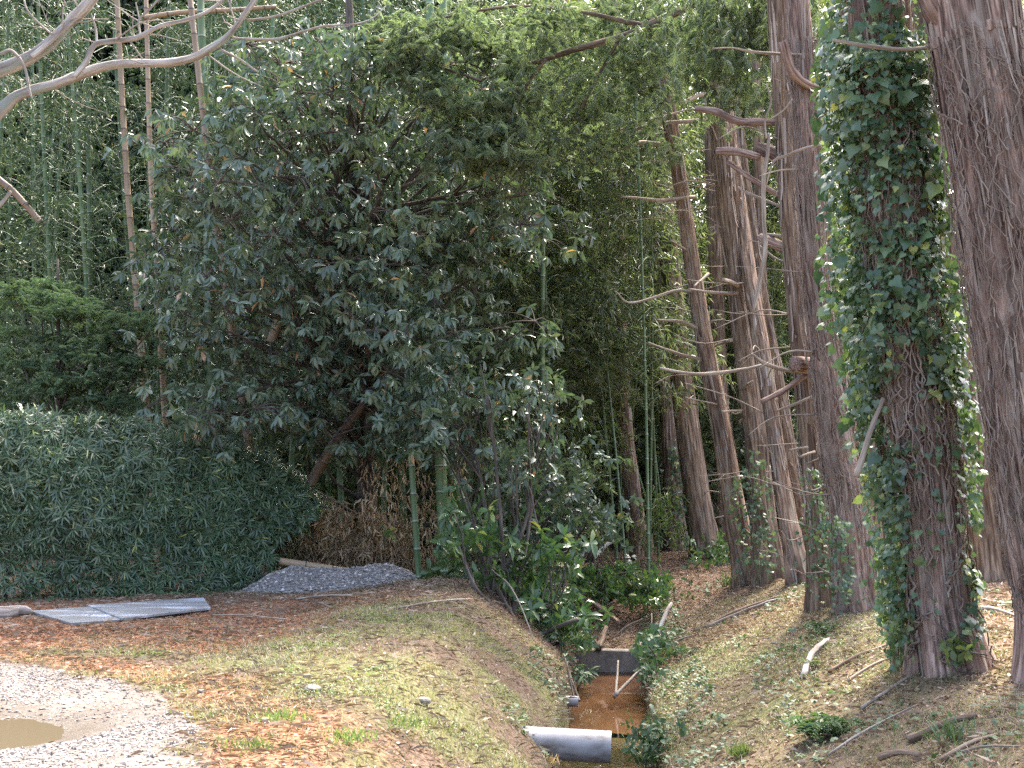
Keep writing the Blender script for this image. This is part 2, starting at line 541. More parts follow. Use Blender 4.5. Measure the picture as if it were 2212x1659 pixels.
M['stone'] = flat_mat("field_stone", [(0.3, (0.150, 0.131, 0.105)), (0.6, (0.240, 0.217, 0.180)), (0.8, (0.315, 0.285, 0.247))], scale=30, rough=0.9, bump=0.5)
M['concrete'] = flat_mat("old_concrete", [(0.3, (0.13, 0.115, 0.09)), (0.5, (0.22, 0.20, 0.165)), (0.75, (0.32, 0.29, 0.24))], scale=9, rough=0.9, bump=0.5, stretch=(1, 1, 0.6))
M['pvc'] = flat_mat("grey_pvc", [(0.33, (0.11, 0.09, 0.065)), (0.45, (0.250, 0.246, 0.242)), (0.55, (0.304, 0.304, 0.304)), (0.78, (0.367, 0.355, 0.335))], scale=5, rough=0.5, stretch=(0.546, 1.560, 1.560), bump=0.05)
M['pvc_in'] = flat_mat("pipe_inside", [(0.3, (0.12, 0.12, 0.12)), (0.7, (0.2, 0.19, 0.18))], scale=6, rough=0.7)
M['silt'] = flat_mat("rust_silt", [(0.3, (0.050, 0.021, 0.008)), (0.5, (0.086, 0.040, 0.016)), (0.72, (0.115, 0.066, 0.030))], scale=5, rough=0.95, bump=0.3, stretch=(0.553, 0.301, 0.397))
M['mud'] = flat_mat("ditch_mud", [(0.3, (0.015, 0.012, 0.009)), (0.7, (0.035, 0.028, 0.020))], scale=6, rough=0.95)


def water_mat(name, tint, rough=0.02):
    m, nt, out = new_mat(name)
    fz = nd(nt, "ShaderNodeFresnel")
    fz.inputs[0].default_value = 1.33
    t = nd(nt, "ShaderNodeBsdfTransparent")
    t.inputs[0].default_value = (*tint, 1)
    g = nd(nt, "ShaderNodeBsdfGlossy")
    g.inputs["Roughness"].default_value = rough
    mx = nd(nt, "ShaderNodeMixShader")
    tc = nd(nt, "ShaderNodeTexCoord")
    nz = nd(nt, "ShaderNodeTexNoise")
    nz.inputs["Scale"].default_value = 6.0
    nt.links.new(tc.outputs["Object"], nz.inputs["Vector"])
    b = nd(nt, "ShaderNodeBump")
    b.inputs["Strength"].default_value = 0.05
    b.inputs["Distance"].default_value = 0.02
    nt.links.new(nz.outputs[0], b.inputs["Height"])
    nt.links.new(b.outputs[0], g.inputs["Normal"])
    nt.links.new(fz.outputs[0], mx.inputs[0])
    nt.links.new(t.outputs[0], mx.inputs[1])
    nt.links.new(g.outputs[0], mx.inputs[2])
    nt.links.new(mx.outputs[0], out.inputs[0])
    return m


def plate_mat(name):
    m, nt, out = new_mat(name)
    tc = nd(nt, "ShaderNodeTexCoord")
    mp = nd(nt, "ShaderNodeMapping")
    mp.inputs["Scale"].default_value = (0.6, 2.2, 1.0)
    mp.inputs["Rotation"].default_value = (0, 0, math.radians(-18))
    nt.links.new(tc.outputs["Object"], mp.inputs["Vector"])
    nz = nd(nt, "ShaderNodeTexNoise")
    nz.inputs["Scale"].default_value = 2.0
    nz.inputs["Detail"].default_value = 6
    nt.links.new(mp.outputs[0], nz.inputs["Vector"])
    r = ramp(nt, [(0.35, (0.16, 0.175, 0.18)), (0.52, (0.21, 0.225, 0.235)), (0.60, (0.36, 0.40, 0.46)), (0.72, (0.50, 0.54, 0.6))])
    nt.links.new(nz.outputs[0], r.inputs[0])
    nz2 = nd(nt, "ShaderNodeTexNoise")
    nz2.inputs["Scale"].default_value = 3.0
    nz2.inputs["Detail"].default_value = 8
    nt.links.new(tc.outputs["Object"], nz2.inputs["Vector"])
    r2 = ramp(nt, [(0.58, (0, 0, 0)), (0.7, (0.55, 0.55, 0.55))])
    nt.links.new(nz2.outputs[0], r2.inputs[0])
    c = mixc(nt, r2.outputs[0], r.outputs[0], (0.24, 0.17, 0.12))
    p = nd(nt, "ShaderNodeBsdfPrincipled")
    p.inputs["Roughness"].default_value = 0.55
    nt.links.new(c, p.inputs["Base Color"])
    nt.links.new(p.outputs[0], out.inputs[0])
    return m


M['water'] = water_mat("ditch_water", (0.95, 0.86, 0.74))
M['plate'] = plate_mat("weathered_plate")

# ------------------------------------------------------------------ terrain


def ditch_c(y):
    return 0.91 + (np.minimum(y, 26) - 12.8) * 0.075


def gravel_edge(y):
    return np.interp(y, [3, 7, 9.3, 10.1, 11.0, 11.7, 12.2], [-0.6, -1.55, -2.2, -2.95, -3.8, -5.5, -9.0])


def H(x, y, fine=True):
    x = np.asarray(x, dtype=np.float64)
    y = np.asarray(y, dtype=np.float64)
    d = x - ditch_c(y)
    # left: flat lot, low grassy mound, then the bank
    mound = 0.12 * sst(-3.6, -1.9, d) * (1 - 0.35 * sst(16, 22, y)) + 0.10 * np.exp(-((x + 1.2) ** 2) / 2.0 - ((y - 15.4) ** 2) / 3.0)
    topl = mound
    bed = np.interp(y, [0, 12.35, 12.55, 16.3, 16.45, 18, 22, 60], [-1.25, -1.25, -0.955, -0.935, -0.66, -0.5, -0.02, 0.02])
    lip = np.interp(y, [0, 16, 18, 22, 60], [-0.70, -0.66, -0.45, 0.0, 0.04])
    tl = np.clip((d + 1.5) / (1.5 - 0.42), 0, 1)
    left = topl * (1 - tl) + lip * tl - 0.10 * np.sin(np.pi * tl) * (tl > 0) * 0 + 0.07 * np.sin(np.pi * tl)
    tr = np.clip((d - 0.42) / 1.75, 0, 1)
    topr = 0.10 + 0.16 * sst(1.6, 3.6, d) + 0.10 * sst(3.6, 8, d)
    right = lip * (1 - tr) + topr * tr + 0.05 * np.sin(np.pi * tr)
    z = np.where(d < 0, left, right)
    inner = 1 - sst(0.37, 0.43, np.abs(d))
    z = z * (1 - inner) + bed * inner
    if fine:
        soft = 1 - 0.7 * sst(0.0, 0.6, gravel_edge(y) - x)
        z = z + soft * 0.06 * (n2(x, y, 1.3, 3.0) - 0.5) + soft * 0.025 * (n2(x, y, 7.0, 9.0, 2) - 0.5)
        # puddle hollow
        z = z - (0.065 + 0.02 * (n2(x, y, 3.0, 55.0) - 0.5)) * np.exp(-(((x + 3.45 + 0.3 * (n2(x, y, 1.6, 56.0) - 0.5)) / 1.02) ** 2 + ((y - 8.25 + 0.3 * (n2(x, y, 1.9, 57.0) - 0.5)) / 0.56) ** 2) ** 1.3)
        z = z - 0.02 * sst(0.0, 0.5, gravel_edge(y) - x)
    return z


def ground(px, py, dz=0.0):
    d = ray(px, py)
    t = np.linspace(3, 60, 6000)
    P = C_[None] + d[None] * t[:, None]
    h = H(P[:, 0], P[:, 1], False) + dz
    k = np.argmax(P[:, 2] < h)
    return P[k]


def grid_axis(segs):
    out = [np.array([segs[0][0]])]
    for a, b, st in segs:
        n = max(1, int(round((b - a) / st)))
        out.append(np.linspace(a, b, n + 1)[1:])
    return np.concatenate(out)


gx = grid_axis([(-150, -30, 12), (-30, -12, 1.5), (-12, -5, 0.2), (-5, 0.2, 0.06), (0.2, 1.9, 0.035), (1.9, 5, 0.06), (5, 12, 0.3), (12, 30, 1.5), (30, 150, 12)])
gy = grid_axis([(-20, 3, 1.5), (3, 6, 0.15), (6, 18, 0.06), (18, 26, 0.15), (26, 44, 0.8), (44, 200, 12)])
GX, GY = np.meshgrid(gx, gy)
GZ = H(GX, GY)


def zones(x, y):
    """what the ground is made of: gravel, rust-brown needles, leaf litter, moss and grass"""
    w = n2(x, y, 0.9, 5.0) - 0.5
    w2 = n2(x, y, 2.4, 8.0) - 0.5
    gravel = sst(-0.12, 0.25, gravel_edge(y) - x + 0.8 * w + 0.4 * w2) * (1 - sst(11.3, 12.2, y + 1.0 * w))
    d = x - ditch_c(y)
    strip = sst(11.0, 11.9, y + 0.8 * w) * (1 - sst(14.6, 16.2, y + w)) * (1 - sst(-2.6, -0.9, x + 1.4 * w))
    edge = np.exp(-((x - gravel_edge(y) - 0.3) / 0.42) ** 2) * sst(5, 7, y) * (y < 12.5)
    patch = sst(0.56, 0.66, n2(x, y, 0.75, 21.0)) * 0.28
    needle = np.clip(strip + edge * 0.8 + patch * (d > -4), 0, 1) * (1 - gravel)
    litter = np.clip(sst(13.6, 15.4, y + 1.6 * w) * (1 - strip) + sst(-0.1, 0.25, w + w2 * 0.5) * 0.5 * (d > -1.5) + 0.35 * (d > 0.5) + 0.2 * (d > 2.3), 0, 1) * (1 - gravel)
    green = np.clip(0.36 + 1.8 * (n2(x, y, 1.1, 33.0) - 0.42) + 0.6 * (n2(x, y, 4.0, 35.0) - 0.5), 0, 1) * (1 - gravel) * (1 - 0.85 * strip) * (1 - 0.75 * sst(14.2, 15.8, y + w)) * (1 - 0.5 * edge)
    green = np.maximum(green, 0.45 * (d > 0.4) * (d < 2.6) * (y < 17))
    return gravel, needle, litter, green


zg, zn, zl, zgr = zones(GX, GY)
Gt = Geo()
ny, nx = GX.shape
ii = (np.arange(ny - 1)[:, None] * nx + np.arange(nx - 1)[None, :])
Gt.add(np.stack([GX, GY, GZ], -1).reshape(-1, 3), np.stack([ii, ii + 1, ii + nx + 1, ii + nx], -1).reshape(-1, 4))


def ground_mat():
    m, nt, out = new_mat("forest_ground")
    g = nd(nt, "ShaderNodeNewGeometry")

    def noise(s, det=5, rough=0.6):
        n = nd(nt, "ShaderNodeTexNoise")
        n.inputs["Scale"].default_value = s
        n.inputs["Detail"].default_value = det
        n.inputs["Roughness"].default_value = rough
        nt.links.new(g.outputs["Position"], n.inputs["Vector"])
        return n.outputs[0]

    def attr(nm):
        a = nd(nt, "ShaderNodeAttribute", attribute_name=nm)
        return a.outputs["Fac"]

    def col(fac, stops):
        r = ramp(nt, stops)
        nt.links.new(fac, r.inputs[0])
        return r.outputs[0]

    n1, nf, nm_ = noise(22), noise(90, 3), noise(5)
    soil = col(n1, [(0.3, (0.059, 0.038, 0.027)), (0.5, (0.108, 0.074, 0.052)), (0.7, (0.162, 0.122, 0.090))])
    needle = col(n1, [(0.3, (0.145, 0.068, 0.038)), (0.5, (0.248, 0.126, 0.070)), (0.7, (0.342, 0.206, 0.125))])
    litter = col(nf, [(0.3, (0.096, 0.058, 0.040)), (0.5, (0.186, 0.122, 0.086)), (0.7, (0.282, 0.216, 0.162))])
    green = col(n1, [(0.3, (0.063, 0.067, 0.026)), (0.5, (0.120, 0.120, 0.048)), (0.7, (0.202, 0.177, 0.092))])
    vo = nd(nt, "ShaderNodeTexVoronoi")
    vo.inputs["Scale"].default_value = 38
    nt.links.new(g.outputs["Position"], vo.inputs["Vector"])
    bw = nd(nt, "ShaderNodeRGBToBW")
    nt.links.new(vo.outputs["Color"], bw.inputs[0])
    grav = col(bw.outputs[0], [(0.1, (0.121, 0.105, 0.088)), (0.5, (0.186, 0.166, 0.146)), (0.9, (0.274, 0.246, 0.222))])
    mud = col(nm_, [(0.35, (0.126, 0.102, 0.082)), (0.65, (0.184, 0.160, 0.136))])
    mudf = col(noise(1.1, 3), [(0.42, (0, 0, 0)), (0.6, (1, 1, 1))])
    grav = mixc(nt, mudf, grav, mud)

    def thr(a, n, lo=0.25, hi=0.6):
        # break a soft zone edge up with noise
        s = nd(nt, "ShaderNodeMath", operation='MULTIPLY_ADD')
        nt.links.new(n, s.inputs[0])
        s.inputs[1].default_value = 0.7
        nt.links.new(a, s.inputs[2])
        s2 = nd(nt, "ShaderNodeMapRange")
        nt.links.new(s.outputs[0], s2.inputs[0])
        s2.inputs[1].default_value = lo + 0.35
        s2.inputs[2].default_value = hi + 0.35
        return s2.outputs[0]
    c = mixc(nt, thr(attr("z_litter"), nf), soil, litter)
    c = mixc(nt, thr(attr("z_needle"), n1), c, needle)
    c = mixc(nt, thr(attr("z_green"), n1, 0.3, 0.7), c, green)
    c = mixc(nt, thr(attr("z_gravel"), n1), c, grav)
    wet = attr("z_wet")
    c = mixc(nt, wet, c, mixc(nt, 1.0, c, (0.55, 0.52, 0.46), 'MULTIPLY'))
    p = nd(nt, "ShaderNodeBsdfPrincipled")
    rr_ = nd(nt, "ShaderNodeMapRange")
    rr_.inputs[3].default_value = 0.95
    rr_.inputs[4].default_value = 0.45
    nt.links.new(wet, rr_.inputs[0])
    nt.links.new(rr_.outputs[0], p.inputs["Roughness"])
    p.inputs["Specular IOR Level"].default_value = 0.2
    nt.links.new(c, p.inputs["Base Color"])
    b = nd(nt, "ShaderNodeBump")
    b.inputs["Strength"].default_value = 0.7
    b.inputs["Distance"].default_value = 0.02
    nt.links.new(nf, b.inputs["Height"])
    nt.links.new(b.outputs[0], p.inputs["Normal"])
    nt.links.new(p.outputs[0], out.inputs[0])
    return m


zw = np.clip(1.9 - np.sqrt(((GX + 3.45) / 1.0) ** 2 + ((GY - 8.25) / 0.55) ** 2) + 1.2 * (n2(GX, GY, 1.7, 99.0) - 0.5), 0, 1) * zg
zw = np.maximum(zw, sst(0.75, 0.45, 0.0) * 0 + (np.abs(GX - ditch_c(GY)) < 0.6) * (GY < 16.4) * (GZ < -0.6) * 0.9)
gme = Gt.mesh("ground", ground_mat())
for nm, zz in (("z_gravel", zg), ("z_needle", zn), ("z_litter", zl), ("z_green", zgr), ("z_wet", zw)):
    a = gme.attributes.new(nm, 'FLOAT', 'POINT')
    a.data.foreach_set("value", zz.ravel().astype(np.float32))
struct("ground", gme)

# silt bed and mud under the ditch water, water sheet, puddle
def strip_sheet(y0, y1, half, z, n=60, wob=0.0):
    G = Geo()
    ys = np.linspace(y0, y1, n)
    c = ditch_c(ys)
    xs = np.linspace(-half, half, 9)
    V = np.stack([c[:, None] + xs[None], np.broadcast_to(ys[:, None], (n, 9)) + wob * np.where(np.arange(n)[:, None] == 0, np.cos(xs[None] * 5) + 0.3 * np.cos(xs[None] * 13), 0), np.full((n, 9), z)], -1)
    i = np.arange(n - 1)[:, None] * 9 + np.arange(8)[None]
    G.add(V.reshape(-1, 3), np.stack([i, i + 1, i + 10, i + 9], -1).reshape(-1, 4))
    return G


struct("silt_bed", strip_sheet(12.62, 16.3, 0.40, -0.925, wob=0.10).mesh("silt_bed", M['silt']))
struct("mud_bed", strip_sheet(5.0, 12.75, 0.40, -1.2).mesh("mud_bed", M['mud']))
struct("ditch_water", strip_sheet(5.0, 16.3, 0.41, -0.90).mesh("ditch_water", M['water']))

Gp = Geo()
th = np.linspace(0, 2 * np.pi, 72, endpoint=False)
rp = 1 + 0.10 * np.sin(3 * th + 1) + 0.06 * np.sin(7 * th) + 0.05 * np.sin(13 * th + 2)
Gp.add(np.vstack([np.stack([-3.45 + 1.7 * rp * np.cos(th), 8.25 + 0.95 * rp * np.sin(th), np.full(72, -0.052)], -1), [[-3.45, 8.25, -0.052]]]),
       None, np.stack([np.full(72, 72), np.arange(72), (np.arange(72) + 1) % 72], -1))
mm, nt_, o_ = new_mat("muddy_puddle")
pp = nd(nt_, "ShaderNodeBsdfPrincipled")
pp.inputs["Base Color"].default_value = (0.105, 0.085, 0.055, 1)
pp.inputs["Roughness"].default_value = 0.06
pp.inputs["IOR"].default_value = 1.33
nt_.links.new(pp.outputs[0], o_.inputs[0])
struct("puddle", Gp.mesh("puddle", mm))

# ------------------------------------------------------------------ trunks and trees
OVER = 3.2   # metres of stem built above the frame top


def ridge_fn(seed, flare=0.5, flare_h=0.35, depth=0.07, freq=1.0, twist=0.15):
    def f(th, s, r):
        a = th + twist * s
        P = np.stack([np.cos(a) * 5 * freq + seed, np.sin(a) * 5 * freq + 0 * s, s * 0.55 + 0 * th], -1)
        Q = np.stack([np.cos(a) * 13 * freq + seed, np.sin(a) * 13 * freq + 0 * s, s * 0.9 + 0 * th + 5], -1)
        rd = 1 - 2 * np.abs(fbm(P, 2) - 0.5)
        rd2 = 1 - 2 * np.abs(vnoise(Q) - 0.5)
        flu = np.exp(-np.maximum(s - 0.3, 0) / flare_h)
        root = 0.6 + 0.55 * np.cos(th * 5 + seed) + 0.35 * np.cos(th * 3 + seed * 2)
        return 1 + depth * (rd - 0.7) * 1.7 + depth * 0.9 * (rd2 - 0.6) + flare * flu * root
    return f


def px_path(pts, Ys):
    """image polyline (x, y, width) with depth(s) -> world points, radii"""
    n = len(pts)
    Y = np.broadcast_to(np.asarray(Ys, dtype=np.float64), (n,)) if np.ndim(Ys) == 0 else np.interp(np.linspace(0, 1, n), np.linspace(0, 1, len(Ys)), Ys)
    W = np.array([at(p[0], p[1], y) for p, y in zip(pts, Y)])
    r = np.array([0.5 * p[2] * y / FPX for p, y in zip(pts, Y)])
    return W, r


def smooth_path(W, r, n):
    Q = catmull(np.hstack([W, r[:, None]]), n)
    return Q[:, :3], np.maximum(Q[:, 3], 0.001)


TREES = {}


def make_trunk(root, pts, Y, mat, seed, ns=72, rings=110, flare=0.45, depth=0.08, over=OVER, twist=0.05, name="trunk", strips=220, twigs=0):
    W, r = px_path(pts, Y)              # from base to top
    low = W[0].copy()
    gz = float(H(low[0], low[1]))
    d0 = norm(W[0] - W[1])
    foot = W[0] + d0 * ((W[0][2] - (gz - 0.3)) / max(-d0[2], 0.3))
    top = W[-1] + norm(W[-1] - W[-2]) * over
    W = np.vstack([foot, W, top])
    r = np.concatenate([[r[0]], r, [r[-1] * 0.85]])
    P, R = smooth_path(W, r, rings)
    G = Geo()
    tube(G, P, R, ns, True, ridge_fn(seed, flare=flare, depth=depth, twist=twist), seed=seed * 3.1)
    part(name, G, mat, root, bark=True)
    if strips:
        rs_ = np.random.default_rng(int(seed * 10))
        n_ = strips
        i_ = rs_.uniform(0.05, 0.86, n_) * (rings - 1)
        k_ = i_.astype(int)
        tg_ = norm(np.gradient(P, axis=0))[k_]
        th_ = rs_.uniform(-PI - 0.3, 0.3, n_)
        o_ = np.stack([np.cos(th_), np.sin(th_), np.zeros(n_)], -1)
        o_ = norm(o_ - tg_ * np.sum(o_ * tg_, -1, keepdims=True))
        p_ = P[k_] + o_ * (R[k_] * rs_.uniform(0.98, 1.05, n_))[:, None]
        dn_ = np.where(rs_.random(n_) < 0.5, 1.0, -1.0)[:, None]
        G = Geo()
        leaves(G, 'strip', p_, tg_ * dn_ + o_ * rs_.uniform(0.0, 0.05, n_)[:, None] + rs_.normal(size=(n_, 3)) * 0.035, o_, rs_.uniform(0.12, 0.55, n_), rs_.uniform(0.008, 0.028, n_))
        part("bark_strips", G, M['strip'], root, smooth=False, stuff=True)
    if twigs:
        rs_ = np.random.default_rng(int(seed * 10) + 1)
        for q in range(twigs):
            k = int(rs_.uniform(0.12, 0.72) * (rings - 1))
            a = -PI + rs_.normal() * 0.75 if rs_.random() < 0.75 else rs_.uniform(-PI, 0)
            d = np.array([math.cos(a), math.sin(a), rs_.uniform(-0.15, 0.35)])
            ln = rs_.uniform(0.15, 1.0)
            p0 = P[k] + d * R[k] * 0.8
            Q_ = catmull(np.array([p0, p0 + d * ln * 0.5 + rs_.normal(size=3) * 0.05, p0 + d * ln + np.array([0, 0, rs_.uniform(-0.12, 0.12)])]), 9)
            G = Geo()
            r_ = rs_.uniform(0.005, 0.013)
            tube(G, Q_, np.linspace(r_, r_ * 0.4, 9), 6, True)
            if rs_.random() < 0.5:
                tube(G, catmull(np.array([Q_[5], Q_[5] + rs_.normal(size=3) * 0.10 + d * 0.12]), 4), np.linspace(r_ * 0.6, r_ * 0.25, 4), 5, True)
            part("dead_twig", G, M['twig'], root, bark=True)
    return P, R


PI = math.pi


def bough(G, pts, Y, ns=7, n=18, wob=0.0):
    W, r = px_path(pts, Y)
    P, R = smooth_path(W, r, n)
    if wob:
        P = P + wob * (np.stack([vnoise(P * 3 + k * 9.1) for k in range(3)], -1) - 0.5)
    tube(G, P, R, ns, True, lambda th, s, r_: 1 + 0.35 * (vnoise(np.stack([np.cos(th) * 1.2 + 0 * s, np.sin(th) * 1.2 + 0 * s, s * 14 + 0 * th], -1)) - 0.5) + 0.25 * (vnoise(np.stack([0 * th + 0 * s, 0 * th + 0 * s + 3.3, s * 5 + 0 * th], -1)) - 0.5))
    return P


def branch_part(root, pts, Y, mat='twig', name="branch", wob=0.02):
    G = Geo()
    P = bough(G, pts, Y, wob=wob)
    return part(name, G, M[mat], root, bark=True)


def tree_root(name, label, base_px, Y, cat="tree", group=None):
    b = at(base_px[0], base_px[1], Y)
    return thing(name, label, cat, (b[0], Y, float(H(b[0], Y))), group)


# conifer spray: flat fan of scale-leaved branchlets
def spray_template(r, n=15, length=0.30):
    t = np.linspace(0.06, 0.95, n)
    P, D, L = [], [], []
    for k, u in enumerate(t):
        for s in (-1, 1):
            ang = s * (0.85 - 0.35 * u) + r.normal() * 0.08
            P.append([u * length, 0, -0.10 * length * u * u])
            D.append([math.cos(ang), math.sin(ang), -0.12 + r.normal() * 0.08])
            L.append(length * (0.50 * (1 - u) ** 0.7 + 0.10) * (0.8 + 0.4 * r.random()))
    P.append([0, 0, 0]); D.append([1, 0, -0.05]); L.append(length)
    return np.array(P), norm(np.array(D)), np.array(L)


def conifer_foliage(G, centers, n_per, spread, length=0.28, droop=0.35, outward=None, r=rng, wl=0.16):
    """sprays scattered round the given centres (N,3), drooping at the tips"""
    tp, td, tl = spray_template(r, length=length)
    C = np.repeat(np.asarray(centers), n_per, axis=0)
    n = len(C)
    off = r.normal(size=(n, 3)) * np.asarray(spread)
    P = C + off
    az = r.uniform(0, 2 * np.pi, n)
    if outward is not None:
        az = outward + r.normal(size=n) * 1.0
    el = -droop + r.normal(size=n) * 0.35
    D = np.stack([np.cos(az) * np.cos(el), np.sin(az) * np.cos(el), np.sin(el)], -1)
    N = norm(np.array([0, 0, 1.0]) + 0.45 * r.normal(size=(n, 3)))
    S = norm(np.cross(N, D))
    N = np.cross(D, S)
    sc_ = r.uniform(0.7, 1.3, n)
    m = len(tp)

    def tf(v):
        return D[:, None, :] * v[None, :, 0, None] + S[:, None, :] * v[None, :, 1, None] + N[:, None, :] * v[None, :, 2, None]
    PP = P[:, None, :] + tf(tp) * sc_[:, None, None]
    DD = tf(td)
    LL = sc_[:, None] * tl[None, :]
    NN = np.broadcast_to(N[:, None, :], PP.shape)
    leaves(G, 'lance', PP.reshape(-1, 3), DD.reshape(-1, 3), NN.reshape(-1, 3) + 0.25 * r.normal(size=(n * m, 3)), LL.ravel(), LL.ravel() * wl * 0.62 + 0.003)


def clumps(lst, Y, jit=0.0):
    out = []
    for c in lst:
        p = at(c[0], c[1], Y if len(c) < 3 else c[2])
        out.append(p + (rng.normal(size=3) * jit if jit else 0))
    return np.array(out)


ROW = "cypress trees along the right bank of the ditch"
# --- cypress A
tA = tree_root("cypress_tree", "slender cypress with bright right edge, leaning left, at the ditch end of the row", (1612, 1245), 17.75, group=ROW)
make_trunk(tA, [(1616, 1240, 54), (1586, 1097, 46), (1559, 933, 41), (1527, 768, 37), (1500, 603, 33), (1476, 439, 31), (1458, 330, 31), (1440, 220, 34), (1425, 150, 34), (1408, 0, 32)], 17.75, M['bark'], 1.3, twigs=18)
for pts in ([(1500, 425, 9), (1430, 432, 8), (1345, 425, 4)], [(1507, 632, 8), (1460, 628, 7), (1365, 655, 5), (1330, 630, 3)],
            [(1515, 712, 11), (1470, 695, 8), (1420, 690, 4)], [(1520, 778, 10), (1470, 765, 7), (1400, 740, 4)],
            [(1545, 747, 6), (1580, 735, 8)], [(1540, 695, 4), (1566, 690, 4)], [(1450, 255, 12), (1380, 275, 9), (1300, 285, 6)],
            [(1440, 315, 13), (1380, 310, 10), (1320, 330, 7), (1275, 348, 4)], [(1560, 875, 5), (1530, 870, 4), (1480, 858, 3)],
            [(1490, 545, 6), (1450, 520, 4)], [(1530, 590, 7), (1500, 620, 4)]):
    branch_part(tA, pts, [17.75, 17.2])
# --- cypress B
tB = tree_root("cypress_tree", "tall brown cypress with snapped branch stubs, right behind the slender one", (1668, 1250), 17.4, group=ROW)
make_trunk(tB, [(1664, 1245, 58), (1646, 1097, 53), (1631, 933, 48), (1608, 768, 41), (1587, 603, 38), (1567, 439, 37), (1558, 330, 38), (1550, 229, 40), (1531, 130, 36), (1515, 0, 34)], 17.4, M['bark_brown'], 4.1, twigs=16)
for pts in ([(1610, 630, 8), (1560, 634, 8), (1490, 625, 4)], [(1600, 617, 11), (1562, 605, 10)],
            [(1560, 262, 14), (1480, 262, 9), (1400, 272, 8), (1330, 300, 5)], [(1545, 205, 12), (1510, 205, 10), (1470, 225, 9)],
            [(1585, 800, 6), (1500, 808, 7), (1425, 795, 4)], [(1612, 885, 5), (1560, 888, 5)], [(1600, 840, 7), (1625, 825, 6)],
            [(1545, 240, 3), (1490, 235, 3), (1440, 250, 6), (1380, 265, 5)]):
    branch_part(tB, pts, [17.4, 16.8])
# --- cypress C, C2
tC = tree_root("cypress_tree", "narrow cypress with scaly bark base, third in the row from the ditch end", (1725, 1268), 16.4, group=ROW)
make_trunk(tC, [(1730, 1268, 46), (1698, 1097, 37), (1672, 933, 32), (1647, 768, 35), (1620, 603, 31), (1597, 439, 30), (1578, 300, 27), (1560, 150, 25), (1545, 0, 22)], [16.4, 16.6, 17.8, 18.2], M['bark'], 7.7, twigs=16)
tC2 = tree_root("cypress_tree", "thin shaded cypress with a mossy lit edge behind the third trunk", (1740, 1190), 19.5, group=ROW)
make_trunk(tC2, [(1757, 1190, 30), (1731, 1097, 28), (1700, 933, 26), (1672, 768, 23), (1650, 650, 21), (1628, 500, 20), (1600, 300, 18), (1580, 0, 17)], 19.5, M['bark_brown'], 9.9, twigs=8)
# --- cypress D/E pair
tD = tree_root("cypress_tree", "ivy-footed cypress with sawn limb stump, left of the vine-draped pair", (1785, 1290), 13.9, group=ROW)
make_trunk(tD, [(1784, 1290, 66), (1766, 1104, 52), (1755, 1000, 47), (1741, 850, 46), (1725, 687, 45), (1705, 439, 42), (1695, 270, 42), (1686, 110, 44), (1678, 0, 42)], 13.9, M['bark_brown'], 12.5, twigs=12)
for pts in ([(1700, 265, 14), (1650, 265, 18), (1600, 262, 17), (1545, 240, 18), (1500, 235, 12)],
            [(1720, 355, 36), (1680, 335, 34), (1640, 318, 28)],
            [(1640, 340, 18), (1600, 330, 19), (1548, 327, 18)],
            [(1730, 540, 30), (1690, 532, 28), (1655, 518, 22), (1640, 510, 16)],
            [(1720, 430, 14), (1670, 415, 13), (1620, 385, 12), (1570, 350, 10)],
            [(1722, 452, 7), (1670, 440, 7), (1615, 418, 6), (1595, 405, 4)],
            [(1690, 508, 9), (1650, 505, 7)], [(1735, 570, 5), (1680, 560, 5), (1640, 530, 4)]):
    branch_part(tD, pts, [13.9, 14.1], mat='bark_pink' if pts[0][2] > 12 else 'twig')
Gs = Geo()
stub = np.array([at(1760, 792, 13.75), at(1735, 788, 13.55), at(1718, 786, 13.45)])
tube(Gs, catmull(stub, 6), [0.095, 0.09, 0.088, 0.085, 0.085, 0.08], 16, True, ridge_fn(3.0, flare=0, depth=0.10))
part("sawn_stump", Gs, M['bark_pink'], tD, bark=True)
for pts in ([(1740, 812, 14), (1700, 840, 13), (1645, 868, 11)],):
    branch_part(tD, pts, [13.7, 13.5], mat='bark_pink')
for pts in ([(1755, 806, 8), (1700, 800, 9), (1650, 785, 9), (1625, 765, 5)], [(1660, 783, 7), (1600, 800, 7), (1510, 808, 7), (1425, 795, 5)],
            [(1755, 858, 5), (1720, 872, 7), (1680, 886, 5)], [(1745, 965, 5), (1705, 972, 5)], [(1760, 975, 6), (1730, 985, 6)], [(1748, 1000, 6), (1772, 990, 5)]):
    branch_part(tD, pts, [13.6, 13.3])
tE = tree_root("cypress_tree", "thick cypress swathed in tangled bare vines, right of the sawn-stump trunk", (1858, 1318), 13.3, group=ROW)
PE, RE = make_trunk(tE, [(1853, 1315, 82), (1832, 1104, 76), (1814, 1000, 72), (1794, 850, 66), (1772, 687, 59), (1751, 439, 57), (1740, 270, 54), (1731, 110, 51), (1722, 0, 50)], 13.3, M['bark_pink'], 15.1, ns=96, rings=140, twigs=10, strips=400)
for pts in ([(1740, 118, 7), (1680, 116, 7), (1620, 112, 6), (1580, 105, 4), (1540, 105, 3)],
            [(1780, 190, 18), (1740, 180, 22), (1710, 150, 22), (1690, 90, 20)]):
    branch_part(tE, pts, [13.2, 13.0], mat='twig' if pts[0][2] < 10 else 'bark_pink')
